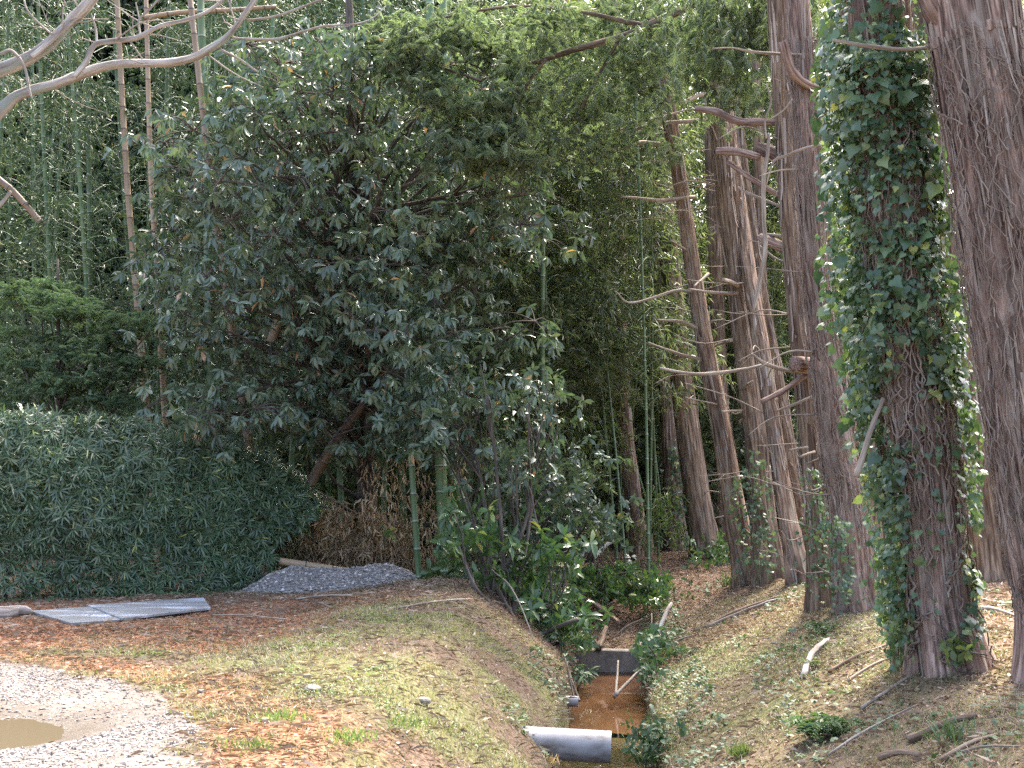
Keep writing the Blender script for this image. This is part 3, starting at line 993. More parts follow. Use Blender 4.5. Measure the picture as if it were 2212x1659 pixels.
# dead branch caught upright among the side branches
tS = thing("dead_branch", "pale forked dead branch hanging upright in front of the gap between trunks", "branch", at(1640, 672, 13.0))
branch_part(tS, [(1632, 672, 6), (1638, 640, 11), (1643, 600, 11), (1651, 500, 10), (1653, 400, 9), (1658, 330, 8), (1659, 290, 6)], 13.0, name="stem", mat='twig', wob=0.06)
branch_part(tS, [(1655, 300, 5), (1652, 260, 4), (1665, 220, 4), (1657, 180, 3)], 13.0, name="fork")
branch_part(tS, [(1658, 262, 4), (1690, 240, 4), (1712, 212, 3)], 13.0, name="fork")
branch_part(tS, [(1656, 400, 5), (1670, 350, 5), (1700, 335, 6), (1740, 320, 6), (1790, 308, 4)], 13.0, name="fork")

# --- ivy tree F with companion stem
tF = tree_root("cypress_tree", "thick cypress with fluted foot carrying the big ivy, near the right edge", (2050, 1425), 9.4, group=ROW)
PF, RF = make_trunk(tF, [(2052, 1418, 142), (2030, 1290, 124), (2012, 1120, 118), (1992, 940, 120), (1972, 760, 124), (1950, 560, 128), (1930, 360, 128), (1912, 180, 130), (1896, 0, 130)], 9.4, M['bark_pink'], 18.2, ns=128, rings=170, flare=0.3, strips=500)
tF2 = tree_root("cypress_tree", "slim stem almost hidden by ivy, left of the thick ivied cypress", (1960, 1385), 9.9, group=ROW)
PF2, RF2 = make_trunk(tF2, [(1962, 1385, 62), (1945, 1250, 54), (1925, 1050, 50), (1905, 850, 50), (1882, 600, 52), (1862, 350, 50), (1842, 100, 46), (1835, 0, 44)], 9.9, M['bark_brown'], 21.0, ns=56, rings=90)
branch_part(tF2, [(2010, 102, 9), (1950, 104, 10), (1880, 98, 9), (1800, 84, 7)], 8.9, mat='twig')
# --- G behind, H at the right edge
tG = tree_root("cypress_tree", "brown furrowed cypress between the ivied trunk and the right edge", (2158, 1262), 15.5, group=ROW)
make_trunk(tG, [(2156, 1256, 92), (2138, 1120, 84), (2112, 930, 84), (2092, 760, 82), (2072, 600, 80), (2048, 420, 78), (2020, 200, 74), (1995, 0, 70)], 15.5, M['bark_brown'], 24.4, ns=100, rings=120, depth=0.11, twist=-0.08)
tH = tree_root("cypress_tree", "massive grey vine-covered cypress cut by the right edge of the photo", (2330, 1480), 8.8, group=ROW)
PH, RH = make_trunk(tH, [(2335, 1480, 210), (2308, 1300, 200), (2268, 1100, 196), (2240, 900, 200), (2204, 640, 206), (2168, 420, 204), (2138, 240, 200), (2110, 80, 196), (2096, 0, 194)], 8.8, M['bark_pink'], 27.7, ns=128, rings=170, strips=800)
branch_part(tH, [(2085, 120, 70), (2050, 60, 64), (2020, 10, 60), (1990, -50, 56)], 8.75, mat='bark_pink', name="limb")
# --- darker trees behind
BACK = "cypress trunks standing back in the shade"
tI = tree_root("cypress_tree", "dark shaded cypress with leafy foot beside the slender leaning trunk", (1522, 1195), 21.5, group=BACK)
make_trunk(tI, [(1524, 1185, 54), (1508, 1080, 52), (1490, 960, 52), (1470, 800, 46), (1450, 600, 42), (1435, 450, 38), (1425, 300, 36), (1420, 180, 34), (1410, 0, 32)], 21.5, M['bark_brown'], 31.1, twigs=6, ns=48, rings=70)
tJ = tree_root("cypress_tree", "slim sunlit trunk leftmost of the conifers, above the sunny leaf litter", (1376, 1175), 22.5, group=BACK)
make_trunk(tJ, [(1378, 1170, 42), (1366, 1060, 36), (1352, 940, 32), (1345, 800, 30), (1338, 600, 28), (1330, 300, 26), (1325, 0, 24)], 22.5, M['bark'], 34.0, ns=48, rings=70)
tK = tree_root("cypress_tree", "reddish trunk with glinting ivy on its right side, left of the dark one", (1456, 1140), 23.5, group=BACK)
make_trunk(tK, [(1458, 1130, 40), (1450, 1010, 36), (1442, 880, 32), (1432, 700, 30), (1420, 400, 28), (1405, 0, 26)], 23.5, M['bark_brown'], 37.0, ns=48, rings=70)
tM_ = tree_root("cypress_tree", "thin dark reddish trunk seen in the gap left of the sawn stump", (1650, 1150), 23.0, group=BACK)
make_trunk(tM_, [(1650, 1150, 32), (1648, 900, 27), (1644, 650, 25), (1640, 400, 24), (1635, 150, 22), (1632, 0, 22)], 23.0, M['bark_brown'], 40.0, ns=40, rings=60)
for k, (px, Y, w, lab) in enumerate([(1565, 25.0, 36, "dark trunk in the gap between the first two leaning cypresses"), (1600, 27.0, 30, "dark trunk deep in the wood behind the second cypress"),
                                      (1790, 24.0, 44, "dark trunk half hidden behind the vine-draped cypress"), (1880, 21.0, 40, "shaded trunk glimpsed between vine trunk and ivy"), (1250, 27.0, 30, "faint slim trunk behind the small-leaved bamboo")]):
    t = tree_root("cypress_tree", lab, (px, 1140), Y, group=BACK)
    make_trunk(t, [(px, 1140, w), (px - 8, 900, w * .9), (px - 22, 500, w * .85), (px - 38, 0, w * .8)], Y, M['bark_brown'], 43.0 + k * 2.3, ns=36, rings=50)

# --- conifer foliage: boughs of A and B reaching left, dark sprays round the trunk tops
def hang(root, lst, Y, n_per, spread, mat='hinoki', length=0.30, name="foliage", droop=0.35, wl=0.16, sub=None):
    G = Geo()
    conifer_foliage(G, clumps(lst, Y, 0.05), n_per, spread, length=length, droop=droop, wl=wl)
    o = part(name, G, M[mat], root, smooth=False, stuff=True)
    if sub is not None:
        o.parent = sub
    return o


for pts, Y in (([(1500, 10, 20), (1420, 45, 17), (1340, 80, 16), (1250, 105, 14), (1180, 128, 11), (1100, 150, 8), (1040, 175, 6)], 16.0),
               ([(1440, 70, 12), (1330, 40, 10), (1220, 20, 8), (1100, 15, 7), (950, 40, 5), (860, 80, 4)], 16.0),
               ([(1180, 128, 8), (1140, 180, 8), (1110, 240, 7), (1080, 290, 6), (1010, 300, 5), (950, 320, 3)], 15.8),
               ([(1040, 175, 7), (980, 155, 6), (920, 135, 6), (860, 95, 4), (835, 85, 3)], 15.8),
               ([(1340, 80, 9), (1290, 170, 8), (1240, 260, 6)], 16.4)):
    bough_ob = branch_part(tA, pts, Y, mat='bark_brown', name="bough")
hang(tA, [(840, 85), (870, 110), (900, 135), (870, 60), (930, 60), (930, 130), (970, 30), (1000, 70), (1040, 40), (1060, 90), (1090, 120), (1120, 60), (1110, 150), (900, 190), (930, 210), (960, 190), (1020, 110),
          (985, 230), (1020, 245), (1060, 230), (1100, 210), (1060, 280), (1090, 300), (1120, 265), (1000, 290), (960, 325), (1030, 320), (1080, 345), (1110, 335), (1050, 355), (1130, 200), (1160, 30), (1180, 90), (1210, 40), (860, 145), (905, 95)],
     15.8, 62, (0.15, 0.30, 0.065), length=0.14, wl=0.12, droop=0.5, sub=bough_ob)
hang(tB, [(1250, 40), (1300, 30), (1350, 20), (1400, 40), (1330, 90), (1290, 70), (1380, 100), (1420, 110), (1450, 60), (1430, 150), (1350, 150), (1300, 210), (1260, 180), (1280, 260), (1310, 270), (1400, 190), (1390, 250), (1330, 310), (1240, 120), (1460, 320), (1420, 60), (1480, 20), (1200, 160), (1220, 230), (1190, 280), (1230, 320)],
     16.6, 55, (0.21, 0.4, 0.12), length=0.15, wl=0.12, droop=0.5)
hang(tD, [(1480, 40), (1520, 30), (1560, 20), (1600, 30), (1640, 40), (1680, 30), (1620, 110), (1590, 170), (1540, 130), (1500, 110), (1650, 100), (1610, 210), (1660, 180), (1480, 160), (1570, 70), (1700, 60), (1690, 0), (1640, -30), (1560, -40)],
     15.0, 60, (0.22, 0.45, 0.15), length=0.16, droop=0.9, wl=0.12)

# ------------------------------------------------------------------ climbing vines and ivy on trunks


def on_trunk(P, R, s, th, off):
    """point on a trunk: s in 0..1 along, th angle (0 = +x, -pi/2 = towards the camera)"""
    n = len(P)
    i = np.clip(s * (n - 1), 0, n - 1.001)
    k = i.astype(int)
    f = (i - k)[..., None]
    c = P[k] * (1 - f) + P[np.minimum(k + 1, n - 1)] * f
    r = R[k] + off
    o = np.stack([np.cos(th), np.sin(th), np.zeros_like(th)], -1)
    return c + o * r[..., None], o


def vine_stems(P, R, n, s_lo, s_hi, th_lo, th_hi, rmin, rmax, wander=0.5, tilt=0.25, steps=34, off=0.02, seed=5):
    r = np.random.default_rng(seed)
    G = Geo()
    Lt = np.linalg.norm(P[-1] - P[0])
    for k in range(n):
        ln = r.uniform(0.6, 2.6) / Lt
        s0 = r.uniform(s_lo, max(s_lo + 0.01, s_hi - ln * 0.6))
        s = np.linspace(s0, min(s_hi, s0 + ln), steps)
        th = r.uniform(th_lo, th_hi) + np.cumsum(r.normal(size=steps)) * wander * 0.12 + np.linspace(0, 1, steps) * r.normal() * tilt * 3
        rr = r.uniform(rmin, rmax)
        o = off + rr + 0.025 * np.abs(np.sin(np.linspace(0, r.uniform(3, 12), steps) + r.uniform(0, 6)))
        pt, _ = on_trunk(P, R, s, th, o)
        pt = pt + r.normal(size=pt.shape) * 0.006
        tube(G, pt, np.linspace(rr, rr * 0.55, steps), 5, True)
    return G


PI = math.pi
v = thing("climbing_vine", "web of thin leafless vine stems over the massive right-edge trunk", "vine", tH.location)
part("stems", vine_stems(PH, RH, 190, 0.06, 0.80, -PI - 0.3, 0.2, 0.0018, 0.0065, seed=3, wander=0.35), M['vine'], v, bark=True, stuff=True)
v = thing("climbing_vine", "tangled bare vine stems on the thick trunk right of the sawn stump", "vine", tE.location)
part("stems", vine_stems(PE, RE, 150, 0.03, 0.85, -PI - 0.2, 0.3, 0.0018, 0.006, seed=4, wander=0.5), M['vine'], v, bark=True, stuff=True)

# the big ivy: stems, 300 separate leaves facing out, the rest as one part
ivy = thing("ivy_plant", "dense dark green ivy wrapped round the thick cypress near the right edge", "ivy", (tF.location[0], tF.location[1], tF.location[2]))
part("stems", vine_stems(PF, RF, 110, 0.03, 0.85, -PI - 0.2, 0.2, 0.0025, 0.011, seed=8, wander=0.55, off=0.025), M['vine'], ivy, bark=True, stuff=True)


def to_px(P):
    q = P - C_
    f = q @ F_
    return CXP + FPX * (q @ R_) / f, CYP - FPX * (q @ U_) / f


def ivy_leaves(P, R, n, s_lo, s_hi, keep, off_fn, seed):
    r = np.random.default_rng(seed)
    s = r.uniform(s_lo, s_hi, n)
    th = r.uniform(-PI - 0.9, 0.9, n)
    lum = fbm(np.stack([np.cos(th) * 1.6, np.sin(th) * 1.6, s * 26], -1), 2)
    off = off_fn(s, th) * r.uniform(0.15, 1.0, n) * (0.25 + 1.6 * sst(0.3, 0.7, lum)) + 0.02
    p, o = on_trunk(P, R, s, th, off)
    p = p + r.normal(size=p.shape) * 0.03
    k = keep(p, r.random(n), th)
    p, o = p[k], o[k]
    m = len(p)
    D = norm(o * r.uniform(0.1, 0.7, m)[:, None] + np.array([0, 0, -1.0]) + r.normal(size=(m, 3)) * 0.6)
    N = norm(o + np.array([0, 0, 0.35]) + r.normal(size=(m, 3)) * 0.5)
    L = r.choice([0.032, 0.05, 0.068, 0.1], m, p=[.3, .36, .26, .08]) * r.uniform(0.85, 1.15, m)
    return p, D, N, L


def keepF(p, u, th):
    x, y = to_px(p)
    left = np.interp(y, [0, 150, 600, 850, 1000, 1200, 1400], [1790, 1755, 1765, 1790, 1850, 1880, 1905])
    inside = (x > left) & (x < 2120)
    dens = np.full(len(x), 1.0)
    # the bare stretch of bark low on the right
    bare = sst(1930, 1985, x) * sst(800, 900, y) * (1 - sst(2060, 2090, x))
    dens = dens * (1 - 0.9 * bare)
    dens = dens * np.interp(y, [0, 700, 900, 1100, 1300, 1400, 1450], [1, 1, 0.95, 0.75, 0.6, 0.35, 0.0])
    q = fbm(p * 2.6, 2)
    dens = dens * np.maximum(sst(0.28, 0.42, q), 0.45 * (1 - sst(650, 800, y)))
    return inside & (u < dens)


offF = lambda s, th: 0.06 + 0.20 * np.clip(-np.cos(th), 0, 1) * np.interp(s, [0, .25, .45, 1], [0.15, 0.35, 1, 1]) + 0.12 * np.clip(np.cos(th), 0, 1)
a1 = ivy_leaves(PF, RF, 13000, 0.02, 0.97, keepF, offF, 41)
a2 = ivy_leaves(PF2, RF2, 6000, 0.03, 0.97, keepF, lambda s, th: 0.06 + 0.10 + 0 * s, 42)
ip, iD, iN, iL = [np.concatenate([a, b]) for a, b in zip(a1, a2)]
ivx, ivy_y = to_px(ip)
vis = (ivx < 2212) & (ivy_y > 0) & (ivy_y < 1659)
order = np.argsort(-(iL * (1.0 + 1.5 * (iN @ np.array([0, -1.0, 0])) * vis)) * vis)
one, rest = order[:300], order[300:]
Gi = Geo()
leaves(Gi, 'ivy', ip[rest], iD[rest], iN[rest], iL[rest], iL[rest] * np.random.default_rng(1).uniform(0.85, 1.1, len(rest)))
part("leaf_mass", Gi, M['ivy'], ivy, smooth=False, stuff=True)


def basis_matrix(p, D, N, L):
    from mathutils import Matrix
    D = D / np.linalg.norm(D)
    S = np.cross(N, D)
    S = S / np.linalg.norm(S)
    N = np.cross(D, S)
    m = Matrix.Identity(4)
    for i in range(3):
        m[i][0], m[i][1], m[i][2], m[i][3] = D[i] * L, S[i] * L, N[i] * L, p[i]
    return m


def leaf_objects(root, kind, mat, p, D, N, L, width=1.0, name="leaf"):
    G = Geo()
    leaves(G, kind, np.zeros((1, 3)), np.array([[1.0, 0, 0]]), np.array([[0, 0, 1.0]]), 1.0, width)
    me = G.mesh(name, mat, True)
    off = np.array(root.location)
    for i in range(len(p)):
        o = link(name, me, root)
        o.matrix_local = basis_matrix(p[i] - off, D[i], N[i], float(L[i]))


leaf_objects(ivy, 'ivy', M['ivy'], ip[one], iD[one], iN[one], iL[one] * 1.08)

# small ivies at the feet of the other trunks
def small_ivy(label, px_pts, Y, n, spread, size=0.05, group="small ivies climbing the trunk feet"):
    W = np.array([at(x, y, Y) for x, y in px_pts])
    r = np.random.default_rng(int(px_pts[0][0]))
    root = thing("ivy_plant", label, "ivy", W[0], group)
    k = r.integers(0, len(W) - 1, n)
    f = r.random(n)[:, None]
    p = W[k] * (1 - f) + W[k + 1] * f + r.normal(size=(n, 3)) * np.array([spread, 0.05, 0.06])
    o = np.array([0, -1.0, 0.2]) + r.normal(size=(n, 3)) * 0.45
    G = Geo()
    leaves(G, 'ivy', p, np.array([0, -0.3, -1.0]) + r.normal(size=(n, 3)) * 0.5, o, size * r.uniform(0.7, 1.3, n), size * r.uniform(0.7, 1.2, n))
    part("leaves", G, M['ivy'], root, smooth=False, stuff=True)


small_ivy("small dark ivy climbing the foot of the trunk with the sawn stump", [(1782, 1275), (1778, 1180), (1772, 1080), (1770, 1010)], 13.55, 230, 0.10)
small_ivy("ivy sprigs on the foot of the vine-draped trunk", [(1830, 1300), (1815, 1200), (1800, 1120)], 12.95, 170, 0.09)
small_ivy("ivy sprigs on the lower half of the slender leaning cypress", [(1620, 1230), (1606, 1120), (1595, 1040)], 17.4, 110, 0.10, 0.055)
small_ivy("ivy patch on the left side of the second cypress", [(1655, 1225), (1642, 1120), (1628, 980)], 17.05, 190, 0.10, 0.055)
small_ivy("glinting ivy on the reddish trunk behind", [(1468, 1130), (1462, 1040), (1455, 960)], 23.2, 130, 0.08, 0.07)

# ------------------------------------------------------------------ evergreen oak in the middle
def in_poly(x, y, poly):
    c = np.zeros(len(x), bool)
    n = len(poly)
    for i in range(n):
        x0, y0 = poly[i]
        x1, y1 = poly[(i + 1) % n]
        c ^= ((y0 > y) != (y1 > y)) & (x < (x1 - x0) * (y - y0) / (y1 - y0 + 1e-9) + x0)
    return c


def clump_points(poly, n, Ylo, Yhi, seed, mind=0.0):
    r = np.random.default_rng(seed)
    xs, ys = np.array(poly)[:, 0], np.array(poly)[:, 1]
    out = []
    while len(out) < n:
        x, y = r.uniform(xs.min(), xs.max()), r.uniform(ys.min(), ys.max())
        if in_poly(np.array([x]), np.array([y]), poly)[0]:
            p = at(x, y, r.uniform(Ylo, Yhi))
            if mind and out and min(np.linalg.norm(p - q) for q in out) < mind:
                if r.random() < 0.97:
                    continue
            out.append(p)
    return np.array(out)


def whorls(G, C, r, per=9, L=0.15, W=0.045, kind='oval', up=0.15, droop=0.45, jit=0.35, collect=None):
    """rosettes of leaves at twig tips C"""
    n = len(C)
    az0 = r.uniform(0, 2 * PI, n)
    ax = norm(np.array([0, 0, 1.0]) * up + np.stack([0.5 * np.cos(az0), 0.5 * np.sin(az0), np.zeros(n)], -1) + r.normal(size=(n, 3)) * jit)
    e1 = norm(np.cross(ax, r.normal(size=(n, 3))))
    e2 = np.cross(ax, e1)
    k = np.arange(per)
    ph = 2 * PI * k[None] / per + r.uniform(0, 6, n)[:, None] + r.normal(size=(n, per)) * 0.25
    rise = r.uniform(-0.25, 0.7, (n, per))
    D = (e1[:, None] * np.cos(ph)[..., None] + e2[:, None] * np.sin(ph)[..., None]) + ax[:, None] * rise[..., None]
    D = norm(norm(D) + np.array([0, 0, -droop]))
    N = norm(ax[:, None] * 1.0 + np.array([0, 0, 0.5]) + r.normal(size=(n, per, 3)) * 0.25)
    P = C[:, None] + ax[:, None] * r.uniform(-0.06, 0.02, (n, per))[..., None]
    LL = L * r.uniform(0.7, 1.2, (n, per))
    a = (P.reshape(-1, 3), D.reshape(-1, 3), N.reshape(-1, 3), LL.ravel())
    if collect is not None:
        collect.append(a)
    else:
        leaves(G, kind, *a, a[3] * (W / L))
    return ax


def limbs(G, trunk_pts, targets, r, rad=0.05, n=12, sag=0.25, low=0.0):
    """branches from the nearest-lower trunk point to each clump"""
    for t in targets:
        k = np.argmin(np.linalg.norm((trunk_pts - t) * np.array([1, 1, 0.6]) + np.array([0, 0, 0.6]), axis=1))
        if low:
            k = max(0, k - int(r.uniform(0.2, low) * 9))
        s = trunk_pts[k]
        mid = 0.5 * (s + t) + np.array([0, 0, sag * r.uniform(-0.3, 1.2)]) + r.normal(size=3) * 0.12
        P = catmull(np.array([s, mid, t]), n)
        P = P + 0.06 * (np.stack([vnoise(P * 4 + q * 7.7) for q in range(3)], -1) - 0.5)
        ln = np.linalg.norm(t - s)
        tube(G, P, np.linspace(rad * min(1, 0.35 + ln * 0.25), 0.007, n), 6, False)


ro = np.random.default_rng(77)
oak = thing("evergreen_oak", "large evergreen oak with hanging rosettes of glossy leaves above the gravel pile", "tree", (at(790, 1200, 18.6)[0], 18.6, 0.1))
Go = Geo()
tw, tr_ = smooth_path(np.array([at(790, 1235, 18.6), at(795, 1100, 18.5), at(780, 900, 18.2), at(765, 650, 17.8), at(770, 400, 17.5), at(760, 150, 17.4), at(750, -80, 17.4)]), np.array([0.15, 0.13, 0.12, 0.105, 0.08, 0.06, 0.04]), 60)
tube(Go, tw, tr_, 20, True, ridge_fn(2.2, flare=0.3, depth=0.03))
part("trunk", Go, M['oak_bark'], oak, bark=True)
OAK = [(480, 130), (560, 60), (660, 70), (760, 30), (900, 60), (1000, 120), (1120, 200), (1180, 330), (1220, 430), (1200, 560), (1180, 700), (1080, 760), (960, 800), (960, 900), (880, 960), (780, 1000), (700, 960), (600, 930), (540, 960), (470, 930), (400, 860), (300, 850), (330, 770), (350, 720), (310, 620), (310, 560), (380, 500), (330, 420), (340, 300), (430, 230)]
cc = clump_points(OAK, 190, 15.6, 18.3, 5, 0.27)
Gl = Geo()
limbs(Gl, tw, cc, ro, rad=0.034, low=1.0)
tips = []
for c in cc:
    m = ro.integers(12, 19)
    q = ro.normal(size=(m, 3)) * np.array([0.27, 0.27, 0.17])
    q[:, 2] -= 0.25 * (q[:, 0] ** 2 + q[:, 1] ** 2)
    tips.append(c + q)
    for e in q[:9]:
        P = catmull(np.array([c, c + e * 0.5 + np.array([0, 0, 0.05]), c + e]), 5)
        tube(Gl, P, np.linspace(0.009, 0.004, 5), 4, False)
part("limbs", Gl, M['oak_bark'], oak, bark=True)
col_ = []
whorls(None, np.vstack(tips), ro, per=8, L=0.15, W=0.046, droop=0.85, jit=0.5, collect=col_)
op, oD, oN, oL = col_[0]
score = -op[:, 1] + 1.0 * (oN @ np.array([0, -1.0, 0]))
order = np.argsort(-score)
one, rest = order[:300], order[300:]
Go = Geo()
leaves(Go, 'oval', op[rest], oD[rest], oN[rest], oL[rest], oL[rest] * ro.uniform(0.22, 0.36, len(rest)))
part("crown", Go, M['oak'], oak, stuff=True)
leaf_objects(oak, 'oval', M['oak'], op[one], oD[one], oN[one], oL[one] * 1.05, 0.32)

# second broadleaf, closer over the ditch bank: looser, greener
def broadleaf(name, label, base, poly, nc, Ylo, Yhi, seed, tips_per=(7, 12), L=0.13, W=0.05, mat='laurel', per=7, cl=(0.2, 0.2, 0.14), singles=0, cat="shrub", stems=5, droop=0.35, rad=0.03):
    r = np.random.default_rng(seed)
    root = thing(name, label, cat, base)
    C = clump_points(poly, nc, Ylo, Yhi, seed + 1, 0.16)
    b = np.array(base)
    G = Geo()
    stem_pts = []
    for k in range(stems):
        t = C[r.integers(0, len(C))]
        P = catmull(np.array([b + np.array([r.normal() * 0.12, r.normal() * 0.1, -0.1]), b * 0.5 + t * 0.5 + r.normal(size=3) * 0.12, t]), 14)
        tube(G, P, np.linspace(rad, rad * 0.4, 14), 7, False)
        stem_pts.append(P)
    stem_pts = np.vstack(stem_pts)
    limbs(G, stem_pts, C, r, rad=rad * 0.7, n=8, sag=0.1)
    tips = []
    for c in C:
        m = r.integers(*tips_per)
        tips.append(c + r.normal(size=(m, 3)) * np.array(cl))
    part("stems", G, M['oak_bark'], root, bark=True)
    cl_ = []
    whorls(None, np.vstack(tips), r, per=per, L=L, W=W, droop=droop, collect=cl_)
    p, D, N, Ln = cl_[0]
    gz = H(p[:, 0], p[:, 1], False)
    k = p[:, 2] > gz + 0.02
    p, D, N, Ln = p[k], D[k], N[k], Ln[k]
    o = np.argsort(-(-p[:, 1] + 0.8 * (N @ np.array([0, -1.0, 0]))))
    a, bb = o[:singles], o[singles:]
    G = Geo()
    leaves(G, 'oval', p[bb], D[bb], N[bb], Ln[bb], Ln[bb] * (W / L))
    part("foliage", G, M[mat], root, stuff=True)
    if singles:
        leaf_objects(root, 'oval', M[mat], p[a], D[a], N[a], Ln[a] * 1.05, W / L)
    return root


def gpt(px, py):
    g = ground(px, py)
    return (g[0], g[1], float(H(g[0], g[1])))


broadleaf("evergreen_shrub", "loose evergreen small tree with green twigs above the glossy shrub", gpt(1090, 1300), [(850, 880), (900, 830), (1010, 790), (1100, 770), (1190, 790), (1220, 860), (1180, 950), (1230, 1040), (1150, 1080), (1060, 1050), (960, 1000), (880, 960)], 42, 15.6, 17.0, 300, L=0.12, W=0.045, mat='oak', singles=120, cat="tree", tips_per=(5, 9))
broadleaf("evergreen_shrub", "glossy broad-leaved shrub on the ditch bank right of the green bamboo bases", gpt(1100, 1325), [(950, 1110), (1000, 1080), (1080, 1085), (1110, 1150), (1180, 1150), (1250, 1190), (1240, 1260), (1200, 1320), (1130, 1330), (1060, 1290), (1000, 1260), (950, 1200)], 44, 15.1, 16.6, 310, L=0.155, W=0.062, mat='laurel', singles=260, per=7, tips_per=(3, 6), droop=0.3)
broadleaf("evergreen_shrub", "dark leafy shrub filling the space above the glossy shrub and ditch", gpt(1230, 1300), [(1100, 1000), (1200, 960), (1290, 1000), (1320, 1080), (1300, 1180), (1260, 1240), (1150, 1150), (1090, 1090)], 40, 17.0, 18.6, 320, L=0.11, W=0.045, mat='oak', per=7)
broadleaf("evergreen_shrub", "low shrub with leaves glinting white beyond the ditch end", gpt(1330, 1290), [(1240, 1240), (1300, 1225), (1380, 1235), (1440, 1255), (1430, 1290), (1340, 1290), (1270, 1280)], 34, 17.5, 18.8, 330, L=0.09, W=0.04, mat='laurel', per=7, cl=(0.16, 0.16, 0.07))
broadleaf("evergreen_shrub", "dark low shrub overhanging the left side of the concrete headwall", gpt(1165, 1370), [(1090, 1330), (1180, 1290), (1250, 1310), (1265, 1370), (1240, 1385), (1160, 1365)], 22, 15.3, 16.2, 340, L=0.11, W=0.04, mat='laurel', per=7, cl=(0.14, 0.14, 0.1))
broadleaf("evergreen_shrub", "small leafy sprig leaning over the water from the left bank", gpt(1222, 1490), [(1215, 1430), (1260, 1440), (1270, 1465), (1250, 1490), (1222, 1480)], 9, 14.6, 15.2, 350, L=0.11, W=0.03, mat='cover', per=6, cl=(0.07, 0.07, 0.05), tips_per=(3, 5), rad=0.012, stems=3)
broadleaf("evergreen_shrub", "dark ivy-like growth hanging down the right side of the water", gpt(1400, 1420), [(1385, 1400), (1420, 1360), (1450, 1400), (1430, 1470), (1425, 1530), (1410, 1490)], 15, 14.0, 15.4, 360, L=0.085, W=0.04, mat='cover', per=6, cl=(0.1, 0.12, 0.08), rad=0.012, stems=4)
broadleaf("evergreen_shrub", "dark leafy plant over the near water right of the pipe mouth", gpt(1420, 1600), [(1385, 1590), (1430, 1570), (1465, 1600), (1455, 1659), (1400, 1659)], 12, 10.6, 11.6, 370, L=0.07, W=0.035, mat='cover', per=6, cl=(0.1, 0.12, 0.08), rad=0.01, stems=4)
broadleaf("evergreen_shrub", "small glinting shrub at the foot of the dark shaded cypress", gpt(1560, 1215), [(1500, 1200), (1540, 1170), (1600, 1180), (1600, 1230), (1530, 1235)], 14, 20.2, 21.2, 380, L=0.09, W=0.04, mat='laurel', per=6, cl=(0.16, 0.16, 0.1), rad=0.012)
broadleaf("evergreen_shrub", "leafy seedling at the right foot of the ivied cypress", gpt(2090, 1425), [(2070, 1395), (2110, 1392), (2112, 1412), (2075, 1415)], 4, 8.9, 9.1, 390, L=0.09, W=0.045, mat='weed', per=5, cl=(0.05, 0.05, 0.03), tips_per=(2, 3), rad=0.006, stems=2)

# ------------------------------------------------------------------ bamboo


def culm_geo(P, r, ns=9):
    """hollow-looking jointed stem: a step and swelling at every node"""
    P = np.asarray(P)
    s = np.concatenate([[0], np.cumsum(np.linalg.norm(np.diff(P, axis=0), axis=1))])
    q, rr = [], []
    for k in range(int(s[-1] / NODE) + 1):
        b = k * NODE
        for o, f in ((0.0, 1.10), (0.012, 1.12), (0.03, 0.96), (0.17, 1.0), (0.32, 1.0)):
            if b + o <= s[-1]:
                q.append(b + o)
                rr.append(f)
    q = np.array(q)
    X = np.stack([np.interp(q, s, P[:, i]) for i in range(3)], -1)
    R = r * (1 - 0.45 * q / max(s[-1], 8.0)) * np.array(rr)
    G = Geo()
    tube(G, X, R, ns, True)
    return G, X


def bamboo_foliage(seed, h, z0, n_br, leaf=0.13, per=(14, 24), reach=1.1, wl=0.14):
    r = np.random.default_rng(seed)
    G, T = Geo(), Geo()
    PP, DD = [], []
    for k in range(n_br):
        z = z0 + (h - z0) * r.random() ** 0.9
        az = r.uniform(0, 2 * PI)
        ln = reach * r.uniform(0.5, 1.2) * (1 - 0.35 * (z - z0) / (h - z0))
        d = np.array([math.cos(az), math.sin(az), 0])
        p0 = np.array([0, 0, z])
        P = catmull(np.array([p0, p0 + d * ln * 0.5 + np.array([0, 0, 0.30 * ln]), p0 + d * ln + np.array([0, 0, 0.08 * ln]), p0 + d * ln * 1.25 + np.array([0, 0, -0.35 * ln])]), 9)
        tube(T, P, np.linspace(0.008, 0.002, 9), 4, False)
        m = r.integers(*per)
        u = r.uniform(0.25, 1, m)
        b = np.stack([np.interp(u * 8, np.arange(9), P[:, i]) for i in range(3)], -1)
        b = b + r.normal(size=(m, 3)) * np.array([0.10, 0.10, 0.08])
        PP.append(b)
        DD.append(d * 0.55 + np.array([0, 0, -0.75]) + r.normal(size=(m, 3)) * 0.5)
    P, D = np.vstack(PP), np.vstack(DD)
    n = len(P)
    # leaves come in little fans of three
    P = np.repeat(P, 3, axis=0)
    D = np.repeat(norm(D), 3, axis=0) + r.normal(size=(3 * n, 3)) * 0.38
    N = r.normal(size=(3 * n, 3)) + np.array([0, 0, 0.8])
    L = leaf * r.uniform(0.6, 1.25, 3 * n)
    leaves(G, 'lance', P, D, N, L, L * wl)
    return G, T


BV = []
for k in range(5):
    h = 12.5
    P = np.stack([0.10 * np.sin(np.linspace(0, 2, 12) + k), 0.1 * np.cos(np.linspace(0, 2, 12) * 1.3 + k) - 0.1 * np.cos(k), np.linspace(-0.2, h, 12)], -1)
    G, X = culm_geo(P, 0.052)
    f, t = bamboo_foliage(50 + k, h, 2.6, 62)
    BV.append((G.mesh("culm", M['culm_green'], True, True), f.mesh("foliage", M['bamboo'], False), t.mesh("twigs", M['culm_green'], True, True)))


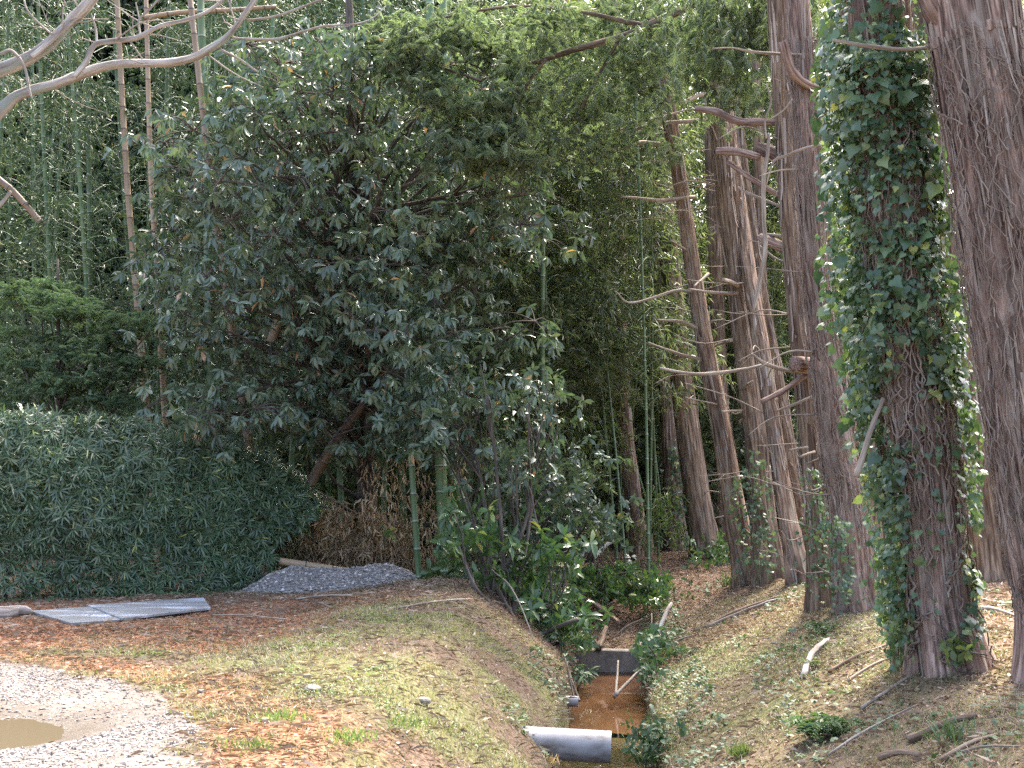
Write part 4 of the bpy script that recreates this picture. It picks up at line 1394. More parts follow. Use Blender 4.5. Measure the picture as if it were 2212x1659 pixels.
def bamboo_at(x, y, k, rz, tilt, scale, label, group, fol=True):
    root = thing("bamboo", label, "bamboo", (x, y, float(H(x, y))), group)
    root.rotation_euler = (tilt[0], tilt[1], rz)
    hs = (2.0 + 0.35 * y) / 12.5 * scale
    root.scale = (min(1.0, hs * 1.15), min(1.0, hs * 1.15), hs)
    link("culm", BV[k][0], root)
    if fol:
        o = link("foliage", BV[k][1], root)
        o["kind"] = "stuff"
        link("twigs", BV[k][2], root)["kind"] = "stuff"
    return root


rb = np.random.default_rng(9)
GROVE = "green bamboo stems of the grove behind the hedge"
done = []
for k in range(3000):
    if len(done) >= 66:
        break
    y = rb.uniform(19.0, 29)
    x = rb.uniform(-0.44 * y, 0.02 * y)
    if any((x - a) ** 2 + (y - b) ** 2 < 0.42 for a, b in done):
        continue
    done.append((x, y))
    bamboo_at(x, y, rb.integers(0, 5), rb.uniform(0, 6.28), (rb.normal() * 0.04, rb.normal() * 0.04), rb.uniform(0.85, 1.15),
              "tall green bamboo stem with drooping leafy twigs in the grove behind the hedge and oak", GROVE)

# bamboos told apart in the photograph: dead tan stems and single green ones
def px_culm(label, pts, Y, mat='culm_tan', name="dead_bamboo", cat="bamboo", down=True, group=None, up=0.0):
    W, r = px_path(pts, Y)
    if up:
        W = np.vstack([W, W[-1] + norm(W[-1] - W[-2]) * up])
        r = np.append(r, r[-1])
    if down:
        d = norm(W[0] - W[1])
        W = np.vstack([W[0] + d * ((W[0][2] + 0.15) / max(0.2, -d[2])), W])
        r = np.append(r[0], r)
    P = catmull(W, 30)
    base = P[0].copy()
    o = thing("green_bamboo" if mat == 'culm_green' else name, label, cat, base, group)
    G, X = culm_geo(P, float(r.mean()) * 1.15, 10)
    part("culm", G, M[mat], o, bark=True)
    return o


px_culm("tan dead bamboo leaning slightly, tallest pale stem crossing behind the bare branches", [(490, 640, 17), (470, 500, 17), (445, 300, 17), (428, 150, 17), (411, 0, 16)], 17.45, up=2.5)
px_culm("pinkish dead bamboo stem left of the tall tan one", [(333, 500, 14), (326, 380, 14), (321, 220, 13), (318, 100, 12)], 18.6, up=3)
px_culm("dull orange dead bamboo stem with shaggy sheaths, leftmost of the pale stems", [(285, 520, 16), (275, 400, 16), (266, 250, 17), (258, 100, 15)], 20.0, up=3)
px_culm("dead tan bamboo pole leaning right, in front of the oak", [(650, 1085, 25), (690, 1010, 24), (735, 940, 23), (780, 880, 22), (850, 780, 20), (900, 700, 18)], [17.9, 17.7, 17.5], 'culm_old', down=True)
px_culm("short broken dead bamboo leaning right in the oak leaves", [(585, 740, 20), (610, 670, 20), (640, 600, 20), (665, 540, 20), (690, 480, 18)], [17.2, 17.0], down=False)
px_culm("dead bamboo lying level across the grove near the top", [(310, 38, 9), (400, 26, 10), (500, 22, 11), (605, 14, 10)], 18.5, down=False)
px_culm("dead bamboo slanting down at the left edge of the photo", [(-20, 375, 14), (25, 410, 13), (75, 465, 12), (95, 490, 11)], 19.4, 'culm_old', down=False)
px_culm("slender upright green bamboo left of the glossy shrub", [(906, 1255, 17), (897, 1130, 15), (886, 950, 12), (880, 800, 10), (872, 640, 9)], 16.6, 'culm_green', up=1.5)
px_culm("green bamboo leaning left behind the slender upright one", [(1010, 1115, 22), (980, 1040, 22), (945, 960, 20), (905, 880, 18), (870, 800, 16)], 17.6, 'culm_green')
px_culm("thick green bamboo base with white node rings left of the glossy shrub", [(960, 1258, 28), (957, 1150, 28), (952, 1000, 26), (945, 850, 24), (935, 500, 20), (930, 100, 16)], 17.5, 'culm_green', up=3)
px_culm("green bamboo base just behind the glossy shrub leaves", [(992, 1262, 24), (990, 1150, 24), (985, 1000, 22), (975, 700, 20), (965, 300, 16)], 17.9, 'culm_green', up=4)
px_culm("thick green bamboo seen low behind the oak leaves on the left", [(452, 640, 24), (450, 540, 24), (448, 420, 24), (440, 200, 22), (433, 0, 20)], 17.8, 'culm_green', up=2)
px_culm("dark upright bamboo stem in the small-leaved bamboo", [(1172, 730, 12), (1172, 600, 12), (1174, 480, 11), (1176, 330, 10)], 19.2, 'culm_green', up=3)

# small-leaved bamboo beyond the ditch and behind the trunks
SV = []
for k in range(6):
    z0 = 0.5 if k < 3 else 2.7
    f, t = bamboo_foliage(80 + k, 8.6, z0, 90 if k < 3 else 78, leaf=0.14, per=(16, 26), reach=0.95, wl=0.13)
    P = np.stack([0.15 * np.sin(np.linspace(0, 2.2, 12) + k), 0.1 * np.cos(np.linspace(0, 2, 12) + k), np.linspace(-0.2, 8.6, 12)], -1)
    G, X = culm_geo(P, 0.024, 7)
    SV.append((G.mesh("culm", M['culm_green'], True, True), f.mesh("foliage", M['bamboo_fine'], False), t.mesh("twigs", M['culm_green'], True, True)))
SMALL = "small-leaved bamboos beyond the ditch"


def small_bamboo(x, y, k, rz, sc_, tilt):
    root = thing("bamboo", "fine-leaved olive bamboo in the thicket between the oak and the cypress trunks", "bamboo", (x, y, float(H(x, y))), SMALL)
    root.rotation_euler = (tilt[0], tilt[1], rz)
    root.scale = (sc_, sc_, sc_)
    link("culm", SV[k][0], root)
    o = link("foliage", SV[k][1], root)
    o["kind"] = "stuff"
    link("twigs", SV[k][2], root)["kind"] = "stuff"


done = []
for k in range(4000):
    if len(done) >= 42:
        break
    y = rb.uniform(19.3, 28)
    x = rb.uniform(-0.03 * y, 0.30 * y)
    u = x / y
    if 0.125 < u and y < 23.5:
        continue
    if any((x - a) ** 2 + (y - b) ** 2 < 0.3 for a, b in done):
        continue
    done.append((x, y))
    # past the ditch the lower stems are bare and the litter lies open to the sun
    kk = rb.integers(0, 3) if (u < 0.05 or y > 25) else rb.integers(3, 6)
    small_bamboo(x, y, kk, rb.uniform(0, 6.28), rb.uniform(0.85, 1.1), (rb.normal() * 0.09, rb.normal() * 0.09))

# bright green young bamboo tuft left of the dark trunk
tuft = thing("bamboo", "bright yellow-green young bamboo tuft at the left of the dark shaded trunk", "bamboo", gpt(1440, 1215))
f, t = bamboo_foliage(99, 1.1, 0.1, 26, leaf=0.13, per=(7, 12), reach=0.5, wl=0.16)
o = link("foliage", f.mesh("foliage", M['weed'], False), tuft)
o["kind"] = "stuff"
link("twigs", t.mesh("twigs", M['culm_green'], True, True), tuft)["kind"] = "stuff"

# ------------------------------------------------------------------ young conifer behind the hedge
saw = thing("young_conifer", "young light green conifer with flat layered sprays above the hedge at left", "tree", (at(120, 1000, 17.6)[0], 17.6, 0))
Gs = Geo()
tube(Gs, catmull(np.array([at(130, 1250, 17.6), at(128, 900, 17.6), at(125, 560, 17.6)]), 16), np.linspace(0.06, 0.015, 16), 9, True)
sc_l = [(30, 610), (70, 600), (110, 620), (55, 650), (110, 660), (30, 700), (80, 690), (150, 640), (20, 780), (70, 790), (120, 780), (170, 760), (100, 820), (160, 830), (210, 720), (250, 710), (290, 705), (320, 690), (240, 740), (280, 740), (190, 790), (230, 820), (270, 810), (60, 850), (130, 860), (200, 870), (250, 860), (300, 760), (150, 700), (90, 740), (20, 840), (300, 830), (180, 680)]
scp = clumps(sc_l, 17.4, 0.12)
tp = catmull(np.array([at(130, 1250, 17.6), at(128, 900, 17.6), at(125, 560, 17.6)]), 30)
limbs(Gs, tp, scp, rb, rad=0.02, n=8, sag=0.05)
part("trunk", Gs, M['oak_bark'], saw, bark=True)
Gf = Geo()
conifer_foliage(Gf, scp, 60, (0.17, 0.24, 0.03), length=0.13, droop=0.15, r=rb, wl=0.15)
part("foliage", Gf, M['sawara'], saw, smooth=False, stuff=True)

# ------------------------------------------------------------------ hedge
rh = np.random.default_rng(21)
hedge = thing("hedge", "long clipped evergreen hedge with narrow dark leaves on the left", "hedge", (-4.4, 16.4, 0))


def hedge_front(x):
    return np.interp(x, [-9, -5.8, -3.2, -2.4], [14.6, 15.5, 17.0, 17.6])


def hedge_top(x):
    return np.interp(x, [-9, -5.8, -4.9, -4.3, -3.65, -3.1, -2.7, -2.4, -2.2], [2.14, 2.12, 2.10, 2.0, 1.78, 1.58, 1.35, 0.95, 0.4])


n = 2500
hx = rh.uniform(-8.6, -2.25, n)
top = rh.random(n) < 0.26
fr = hedge_front(hx)
ht = hedge_top(hx) + 0.22 * (n2(hx, fr, 1.9, 2.0) - 0.5) + 0.10 * rh.random(n) ** 6
hz = np.where(top, ht - 0.05 * rh.random(n), rh.uniform(0.02, 1.0, n) * ht)
dep = np.where(top, rh.uniform(0, 1.1, n), 0.16 * rh.random(n) - 0.05 * (1 - sst(0.0, 0.4, hz)))
bul = 0.42 * (n2(hx, hz, 1.4, 4.0) - 0.5) - 0.12 * np.sin(np.clip(hz / ht, 0, 1) * PI) + 0.35 * np.clip((hz / ht) - 0.85, 0, 1)
C = np.stack([hx, fr + dep + bul, hz], -1)
keep = ~((hx > -2.7) & (rh.random(n) < 0.35)) & ~((hx > -3.05) & (hz < 0.55 + 0.8 * (hx + 3.05)))
C, top = C[keep], top[keep]
n = len(C)
az = rh.uniform(0, 2 * PI, n)
out = np.stack([np.full(n, 0.25), np.where(top, -0.25, -1.0), np.where(top, 0.9, 0.35)], -1) + rh.normal(size=(n, 3)) * 0.32
ax = norm(out)
per = 15
e1 = norm(np.cross(ax, rh.normal(size=(n, 3))))
e2 = np.cross(ax, e1)
ph = 2 * PI * np.arange(per)[None] / per + rh.uniform(0, 6, n)[:, None] + rh.normal(size=(n, per)) * 0.2
rise = rh.uniform(-0.1, 1.1, (n, per))
D = norm(e1[:, None] * np.cos(ph)[..., None] + e2[:, None] * np.sin(ph)[..., None] + ax[:, None] * rise[..., None]) + np.array([0, 0, -0.18])
P = C[:, None] + ax[:, None] * rh.uniform(-0.07, 0.03, (n, per))[..., None]
Nn = ax[:, None] + np.array([0, 0, 0.4]) + rh.normal(size=(n, per, 3)) * 0.15
L = 0.14 * rh.uniform(0.7, 1.25, (n, per))
Gh = Geo()
leaves(Gh, 'strap', P.reshape(-1, 3), D.reshape(-1, 3), Nn.reshape(-1, 3), L.ravel(), 0.0175)
part("foliage", Gh, M['hedge'], hedge, smooth=False, stuff=True)
# dark inner leaves and stems
n = 5200
hx = rh.uniform(-8.6, -2.7, n)
hz = rh.uniform(0.05, 0.95, n) * hedge_top(hx)
P = np.stack([hx, hedge_front(hx) + rh.uniform(0.2, 1.0, n), hz], -1)
Gh = Geo()
leaves(Gh, 'strap', P, rand_dirs(n, rh), rand_dirs(n, rh), 0.16, 0.03)
part("inner_foliage", Gh, M['hedge'], hedge, smooth=False, stuff=True)
for x in np.arange(-8.2, -2.4, 0.55):
    Gh = Geo()
    y = float(hedge_front(x)) + 0.55
    tube(Gh, catmull(np.array([[x, y, -0.1], [x + 0.05, y, 0.7], [x - 0.04, y - 0.05, 1.7]]), 8), np.linspace(0.03, 0.012, 8), 7, True)
    part("stem", Gh, M['oak_bark'], hedge, bark=True)

# ------------------------------------------------------------------ the bare tree whose branches enter top left
bare = thing("bare_tree", "leafless tree with pale lichened branches reaching in at top left", "tree", (at(-420, 1500, 9.3)[0], 9.3, 0.0))
bt = np.array([[bare.location[0], 9.3, -0.2], [bare.location[0] + 0.05, 9.3, 1.5], [bare.location[0] + 0.1, 9.2, 3.0], [bare.location[0] - 0.1, 9.1, 4.6], [bare.location[0] + 0.1, 9.1, 6.4]])
Gb = Geo()
P, R = smooth_path(bt, np.array([0.17, 0.14, 0.12, 0.10, 0.06]), 40)
tube(Gb, P, R, 28, True, ridge_fn(6.0, flare=0.5, depth=0.03))
part("trunk", Gb, M['pale_branch'], bare, bark=True)
for pts in ([(-420, 420, 50), (-200, 260, 38), (-60, 185, 33), (0, 152, 31), (60, 128, 29), (110, 92, 27), (150, 48, 25), (190, 5, 24), (240, -70, 22)],
            [(70, 122, 14), (115, 85, 12), (150, 50, 11), (180, 18, 10), (215, -25, 9)],
            [(-420, 560, 44), (-200, 400, 34), (-60, 300, 29), (0, 243, 26), (30, 213, 24), (68, 196, 22), (112, 184, 22), (165, 165, 21), (205, 151, 20), (258, 139, 19), (330, 136, 18), (400, 130, 17), (450, 112, 16), (492, 80, 14), (520, 40, 12), (560, -15, 10)],
            [(165, 163, 13), (190, 134, 12), (208, 95, 12), (250, 85, 11), (300, 80, 11), (350, 56, 10), (415, 42, 9), (462, 18, 8), (500, -20, 7)],
            [(497, 85, 6), (560, 86, 6), (600, 85, 6), (655, 70, 5), (700, 58, 5), (760, 52, 4), (800, 40, 3), (832, 12, 2)],
            [(478, 110, 6), (520, 130, 5), (557, 156, 4)], [(530, 45, 6), (585, 38, 5), (640, 22, 5), (700, 0, 4)],
            [(42, 124, 7), (56, 152, 6), (62, 195, 6), (68, 216, 3)], [(63, 180, 3), (75, 165, 2), (84, 158, 2)], [(0, 116, 8), (22, 108, 8), (42, 124, 7)],
            [(212, 92, 6), (208, 60, 5), (196, 28, 4)], [(306, 76, 5), (304, 42, 5), (322, 24, 5), (348, -5, 4)], [(112, 74, 5), (85, 50, 4), (60, 22, 4), (52, 0, 4)],
            [(-30, 470, 9), (0, 440, 9), (22, 414, 6)], [(150, 50, 4), (185, 46, 3), (214, 38, 3)], [(305, 42, 3), (300, 20, 3), (296, 4, 3)], [(700, 58, 3), (735, 60, 3), (760, 52, 2)]):
    big = pts[0][2] > 12
    G = Geo()
    bough(G, pts, [9.3, 9.0] if pts[0][0] < -100 else 9.05, wob=0.03, ns=10, n=40 if len(pts) > 6 else 18)
    G.V = [q - np.array(bare.location) for q in G.V]
    ob = link("branch" if big else "twig", G.mesh("branch" if big else "twig", M['pale_branch'], True, True), bare if big else last_big)
    if big:
        last_big = ob

rtt = np.random.default_rng(515)
for bo in [o for o in bare.children if o.name.startswith("branch")]:
    co = np.zeros(len(bo.data.vertices) * 3)
    bo.data.vertices.foreach_get("co", co)
    co = co.reshape(-1, 3)
    if np.ptp(co[:, 0]) > 1.2:
        co = co[co[:, 0] > co[:, 0].min() + 0.9]
    for q in range(9):
        p0 = co[rtt.integers(0, len(co))]
        d = norm(np.array([rtt.normal() * 0.8 + 0.2, rtt.normal() * 0.4, rtt.normal() * 0.7 + 0.4]))
        ln = rtt.uniform(0.10, 0.45)
        Q_ = catmull(np.array([p0, p0 + d * ln * 0.5 + rtt.normal(size=3) * 0.02, p0 + d * ln + rtt.normal(size=3) * 0.05]), 8)
        G = Geo()
        r_ = rtt.uniform(0.003, 0.007)
        tube(G, Q_, np.linspace(r_, r_ * 0.35, 8), 6, True)
        if rtt.random() < 0.6:
            tube(G, catmull(np.array([Q_[4], Q_[4] + norm(d + rtt.normal(size=3) * 0.7) * ln * 0.4]), 4), np.linspace(r_ * 0.6, r_ * 0.3, 4), 5, True)
        link("twig", G.mesh("twig", M['pale_branch'], True, True), bo)

# ------------------------------------------------------------------ far wood behind everything
rf = np.random.default_rng(31)


def mass(name, label, mat, boxes, kind='lance', L=0.22, wl=0.3):
    G = Geo()
    for (x0, x1, y0, y1, z0, z1, n) in boxes:
        m = n // 14
        c = np.stack([rf.uniform(x0, x1, m), rf.uniform(y0, y1, m), rf.uniform(z0, z1, m)], -1)
        P = np.repeat(c, 14, axis=0) + rf.normal(size=(m * 14, 3)) * np.array([0.42, 0.42, 0.3])
        k = len(P)
        leaves(G, kind, P, rand_dirs(k, rf) + np.array([0, 0, -0.5]), rand_dirs(k, rf) + np.array([0, 0, 0.5]), L * rf.uniform(0.6, 1.3, k), L * wl * rf.uniform(0.7, 1.2, k))
    o = link(name, G.mesh(name, mat, False))
    o["kind"] = "stuff"
    o["label"] = label
    o["category"] = "woodland"
    return o


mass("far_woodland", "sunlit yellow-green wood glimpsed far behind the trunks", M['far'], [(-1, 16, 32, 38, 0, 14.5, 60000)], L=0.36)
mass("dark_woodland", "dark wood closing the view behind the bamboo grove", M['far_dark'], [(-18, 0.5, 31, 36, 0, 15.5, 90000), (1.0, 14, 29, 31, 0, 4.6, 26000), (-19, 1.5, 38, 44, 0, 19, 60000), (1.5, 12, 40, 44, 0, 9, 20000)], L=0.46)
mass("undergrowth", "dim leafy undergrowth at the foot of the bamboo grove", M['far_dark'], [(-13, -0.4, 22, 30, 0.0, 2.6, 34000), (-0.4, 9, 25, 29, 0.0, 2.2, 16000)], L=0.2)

# ------------------------------------------------------------------ things on the ground
def pebbles(G, P, size, r, squash=0.6):
    """angular little stones: jittered octahedra"""
    base = np.array([[1, 0, 0], [-1, 0, 0], [0, 1, 0], [0, -1, 0], [0, 0, 1], [0, 0, -1.0]])
    f = np.array([[0, 2, 4], [2, 1, 4], [1, 3, 4], [3, 0, 4], [2, 0, 5], [1, 2, 5], [3, 1, 5], [0, 3, 5]])
    n = len(P)
    V = base[None] * r.uniform(0.65, 1.3, (n, 6, 3)) + r.normal(size=(n, 6, 3)) * 0.22
    a = r.uniform(0, 2 * PI, n)
    c, s = np.cos(a), np.sin(a)
    X = V[..., 0] * c[:, None] - V[..., 1] * s[:, None] * 0.75
    Y = V[..., 0] * s[:, None] + V[..., 1] * c[:, None] * 0.75
    V = np.stack([X, Y, V[..., 2] * squash], -1) * np.asarray(size)[:, None, None]
    V = V + P[:, None]
    G.add(V.reshape(-1, 3), None, (f[None] + (np.arange(n) * 6)[:, None, None]).reshape(-1, 3))


rs = np.random.default_rng(61)
# gravel pile
pc = np.array([-2.25, 16.75])


def pile_h(x, y):
    u = (x - pc[0]) / 1.18
    v_ = (y - pc[1]) / 0.62
    e = 0.47 * np.clip(1 - np.sqrt(u * u + v_ * v_), 0, 1) ** 0.75
    e = e * (0.8 + 0.2 * np.sin(x * 4.1 + 1.0) + 0.5 * (n2(x, y, 2.3, 7.7) - 0.5)) + 0.05 * np.exp(-((x + 1.55) ** 2 + (y - 16.7) ** 2) / 0.06)
    return e + 0.05 * (n2(x, y, 5, 3.3) - 0.5) * (e > 0)


pile = thing("gravel_pile", "low heap of grey crushed gravel in front of the dry bamboo", "gravel pile", (pc[0], pc[1], 0))
G = Geo()
px_, py_ = np.meshgrid(np.linspace(-3.55, -0.95, 90), np.linspace(16.05, 17.45, 50))
pz_ = H(px_, py_) - 0.03 + pile_h(px_, py_)
i = np.arange(49)[:, None] * 90 + np.arange(89)[None]
G.add(np.stack([px_, py_, pz_], -1).reshape(-1, 3), np.stack([i, i + 1, i + 91, i + 90], -1).reshape(-1, 4))
part("mound", G, M['pile'], pile)
G = Geo()
x, y = rs.uniform(-3.7, -0.85, 9000), rs.uniform(16.0, 17.4, 9000)
e = pile_h(x, y)
k = (e > 0.012) | (rs.random(9000) < 0.10)
x, y = x[k], y[k]
pebbles(G, np.stack([x, y, H(x, y) - 0.028 + pile_h(x, y)], -1), 0.011 + 0.024 * rs.random(len(x)) ** 2.5, rs)
part("stones", G, M['pebble_dark'], pile, smooth=False, stuff=True)

# two flat plates on the ground
def plate(label, corners, z, th=0.022):
    g = [ground(*c) for c in corners]
    c0 = np.mean(g, axis=0)
    o_xy = [(p[0], p[1]) for p in g]
    V = np.array([[p[0], p[1], z] for p in o_xy] + [[p[0], p[1], z + th] for p in o_xy])
    # bevelled top edge
    cen = np.array([c0[0], c0[1], 0])
    T2 = V[4:] + norm((cen - V[4:]) * np.array([1, 1, 0])) * 0.012 + np.array([0, 0, 0.004])
    V = np.vstack([V, T2])
    Q = [[0, 1, 5, 4], [1, 2, 6, 5], [2, 3, 7, 6], [3, 0, 4, 7], [4, 5, 9, 8], [5, 6, 10, 9], [6, 7, 11, 10], [7, 4, 8, 11], [8, 9, 10, 11], [3, 2, 1, 0]]
    G = Geo()
    loc = np.array([c0[0], c0[1], z])
    G.add(V - loc, Q)
    o = link("ground_plate", G.mesh("ground_plate", M['plate'], False), None, loc)
    return tag(o, label, "plate", "flat grey plates lying before the hedge")


plate("flat grey sheet with pale streaks, left one of two before the hedge", [(152, 1353), (268, 1345), (194, 1317), (64, 1327)], 0.012)
plate("long flat grey sheet, right one of two before the hedge", [(262, 1347), (455, 1321), (440, 1300), (190, 1318)], 0.03)


def lump(name, label, cat, p, size, seed, mat, group=None, sq=(1, 0.7, 0.6)):
    n1, n2_ = 14, 9
    u = np.linspace(0, 2 * PI, n1, endpoint=False)
    w = np.linspace(0.12, PI - 0.12, n2_)
    D = np.stack([np.sin(w)[:, None] * np.cos(u)[None], np.sin(w)[:, None] * np.sin(u)[None], np.cos(w)[:, None] * np.ones((1, n1))], -1)
    rr = 0.7 + 0.6 * fbm(D * 1.4 + seed, 3)
    V = (D * rr[..., None] * np.array(sq) * size).reshape(-1, 3)
    i = np.arange(n2_ - 1)[:, None] * n1
    j = np.arange(n1)[None]
    j2 = (j + 1) % n1
    Q = np.stack([i + j, i + n1 + j, i + n1 + j2, i + j2], -1).reshape(-1, 4)
    V = np.vstack([V, [[0, 0, size * sq[2] * 0.75], [0, 0, -size * sq[2] * 0.75]]])
    k = np.arange(n1)
    T = np.vstack([np.stack([np.full(n1, n1 * n2_), k, (k + 1) % n1], -1), np.stack([np.full(n1, n1 * n2_ + 1), (n2_ - 1) * n1 + (k + 1) % n1, (n2_ - 1) * n1 + k], -1)])
    G = Geo()
    G.add(V, Q, T)
    o = link(name, G.mesh(name, mat, False), None, p)
    return tag(o, label, cat, group)


for (px, py, sz, sd, lab) in ((665, 2665 / 1.823, 0.035, 1, "pale round stone in the orange needles right of the gravel"), (675, 1493, 0.06, 2, "half-buried grey stone block in the grass of the left mound"),
                              (912, 1518, 0.055, 3, "flat pale stone lying on the grassy slope left of the ditch"), (435, 1495, 0.035, 6, "white pebble on the needles above the gravel edge"),
                              (700, 1360, 0.045, 7, "small pale stone in the grass near the gravel pile"), (735, 1345, 0.04, 8, "small white stone high on the grassy mound")):
    g = ground(px, py)
    lump("stone", lab, "stone", (g[0], g[1], float(H(g[0], g[1])) + sz * 0.12), sz, sd * 3.3, M['stone'], "stones in the grass", (1, 0.75, 0.55))
g = ground(90, 1332)
G = Geo()
P = catmull(np.array([ground(-60, 1334), ground(0, 1334), ground(40, 1330), ground(68, 1331)]) + np.array([0, 0, 0.05]), 24)
tube(G, P, np.interp(np.arange(24), [0, 12, 20, 23], [0.075, 0.06, 0.05, 0.02]), 12, True, lambda th, s, r: 0.75 + 0.6 * vnoise(np.stack([np.cos(th) * 1.5 + 0 * s, np.sin(th) * 1.5 + 0 * s, s * 7 + 0 * th], -1)))
tag(link("weathered_log", G.mesh("weathered_log", M['pale_branch'], True, True)), "pale weathered log at the left edge beside the grey sheet", "log")

# pipes
def pipe(label, a, b, r, wall, group=None):
    a, b = np.array(a), np.array(b)
    G = Geo()
    loc = b.copy()
    n = 20
    P = np.linspace(0, 1, n)[:, None] * (b - a)[None] + a - loc
    tube(G, P, r, 48, False)
    d = norm(b - a)
    Gin = Geo()
    tube(Gin, P[::-1], r - wall, 48, False)
    # rim
    e1 = norm(np.cross(d, np.array([0, 0, 1.0])))
    e2 = np.cross(e1, d)
    th = np.linspace(0, 2 * PI, 48, endpoint=False)
    ring = e1[None] * np.cos(th)[:, None] + e2[None] * np.sin(th)[:, None]
    V = np.vstack([ring * r, ring * (r - wall)]) + d * 0.002
    k = np.arange(48)
    G.add(V, np.stack([k, (k + 1) % 48, 48 + (k + 1) % 48, 48 + k], -1))
    o = thing("drain_pipe", label, "pipe", loc, group)
    link("barrel", G.mesh("barrel", M['pvc'], True), o)
    link("inside", Gin.mesh("inside", M['pvc_in'], True), o)


pe = at(1320, 1614, 10.5)
pipe("large grey plastic drain pipe sticking out of the bank over the near water", pe + np.array([-1.5, 0.12, 0.06]), pe, 0.123, 0.009, "drain pipes")
ps = np.array([0.655, 13.4, -0.75])
pipe("short white plastic pipe end poking from the bank beside the orange water", ps + np.array([-0.5, 0.05, 0.02]), ps, 0.052, 0.005, "drain pipes")

# concrete headwall across the ditch
G = Geo()
yw = 16.32
cx_ = float(ditch_c(yw))
hw = thing("headwall", "low stained concrete headwall across the ditch at the end of the orange water", "wall", (cx_, yw, -0.95))
xs = np.linspace(cx_ - 0.62, cx_ + 0.62, 26)
topz = -0.635 + 0.02 * (n2(xs, xs * 0, 3, 1.0) - 0.5)
V, Q = [], []
for k, x in enumerate(xs):
    V += [[x, yw - 0.07, -1.1], [x, yw - 0.07, topz[k] - 0.012], [x, yw - 0.055, topz[k]], [x, yw + 0.06, topz[k]], [x, yw + 0.07, -1.1]]
    if k:
        b = (k - 1) * 5
        for j in range(4):
            Q.append([b + j, b + 5 + j, b + 6 + j, b + 1 + j])
G.add(np.array(V), Q)
part("wall_face", G, M['concrete'], hw, smooth=False)

# fallen bamboo behind the pile
def lying(name, label, cat, p0, p1, r, mat, group=None, bend=0.0, n=14, r1=None, node=False, seed=0):
    p0, p1 = np.array(p0, dtype=float), np.array(p1, dtype=float)
    mid = 0.5 * (p0 + p1) + np.array([0, 0, bend])
    P = catmull(np.array([p0, mid, p1]), n)
    loc = mid.copy()
    if node:
        G, X = culm_geo(P - loc, r, 14)
    else:
        G = Geo()
        rr = np.linspace(r, r1 if r1 else r * 0.6, n)
        P = P + 0.25 * r * (np.stack([vnoise(P * 6 + q * 5.3 + seed) for q in range(3)], -1) - 0.5) * 4
        tube(G, P - loc, rr, 9, True, lambda th, s, r_: 1 + 0.2 * (vnoise(np.stack([np.cos(th) * 1.6 + 0 * s, np.sin(th) * 1.6 + 0 * s, s * 8 + 0 * th + seed], -1)) - 0.5), seed=seed)
    o = link(name, G.mesh(name, M[mat], True, True), None, loc)
    return tag(o, label, cat, group)


lying("fallen_bamboo", "thick fallen tan bamboo on the ground at the hedge end", "bamboo", at(515, 1234, 17.2), at(690, 1252, 17.15), 0.058, 'culm_tan', node=True)
lying("fallen_bamboo", "fallen pale bamboo propped on the back of the gravel pile", "bamboo", at(603, 1212, 17.1), at(790, 1240, 17.1), 0.048, 'culm_tan', node=True)
lying("fallen_bamboo", "thin dead cane crossing the thick fallen bamboo", "bamboo", at(572, 1258, 16.9), at(642, 1222, 17.05), 0.012, 'culm_tan', node=True)

STK = "dead sticks lying on the right bank"


def stick(label, a, b, w, mat='twig', bend=0.02, lift=0.03, group=STK, seed=0, name="fallen_stick"):
    pa, pb = ground(*a), ground(*b)
    r = 0.5 * w * 0.5 * (pa[1] + pb[1]) / FPX
    pa = pa + np.array([0, 0, lift])
    pb = pb + np.array([0, 0, lift])
    return lying(name, label, "stick", pa, pb, r, mat, group, bend, seed=seed)


stick("pale debarked curved stick on the bank left of the ivied cypress", (1732, 1470), (1790, 1387), 14, 'pale_branch', 0.06, seed=1)
stick("long pale straight stick lying before the vine-draped trunks", (1530, 1360), (1680, 1300), 9, seed=2)
stick("brown pole lying along the bank behind the long pale stick", (1500, 1370), (1690, 1290), 11, 'bark_brown', seed=3)
stick("thin stick at the left below the brown pole", (1445, 1400), (1500, 1377), 6, seed=4)
stick("stout brown fallen branch on the right bank below the ivied cypress", (1960, 1610), (2110, 1555), 20, 'bark_brown', seed=5)
stick("long twig right of the dark fern clump", (1790, 1640), (1980, 1535), 7, seed=6)
stick("stick pointing at the foot of the ivied cypress", (1790, 1460), (1930, 1395), 9, 'bark_brown', seed=7)
stick("thin stick beside the curved debarked one", (1830, 1480), (1950, 1420), 7, seed=8)
stick("brown branch in the lower right corner", (2030, 1655), (2150, 1600), 14, 'bark_brown', seed=9)
stick("pale twig at the bottom right edge", (2060, 1640), (2200, 1625), 7, seed=10)
stick("thick short log half in the grass near the bottom right", (1900, 1650), (1990, 1640), 18, 'bark_brown', seed=11)
stick("root-like stick crossing below the ivied cypress foot", (1860, 1540), (2010, 1450), 8, 'twig', seed=12)
stick("leaf-strewn pole at the far right under the edge trunk", (2120, 1320), (2212, 1345), 10, 'twig', seed=13)
for k, (a, b, w, lab) in enumerate([((460, 1335), (620, 1345), 4, "thin cane lying on the orange needles right of the sheets"), ((860, 1320), (1020, 1300), 5, "thin dead cane on the leaf litter of the mound"), ((640, 1300), (760, 1293), 5, "thin twig at the foot of the gravel pile")]):
    stick(lab, a, b, w, group="thin canes on the left ground", seed=20 + k)
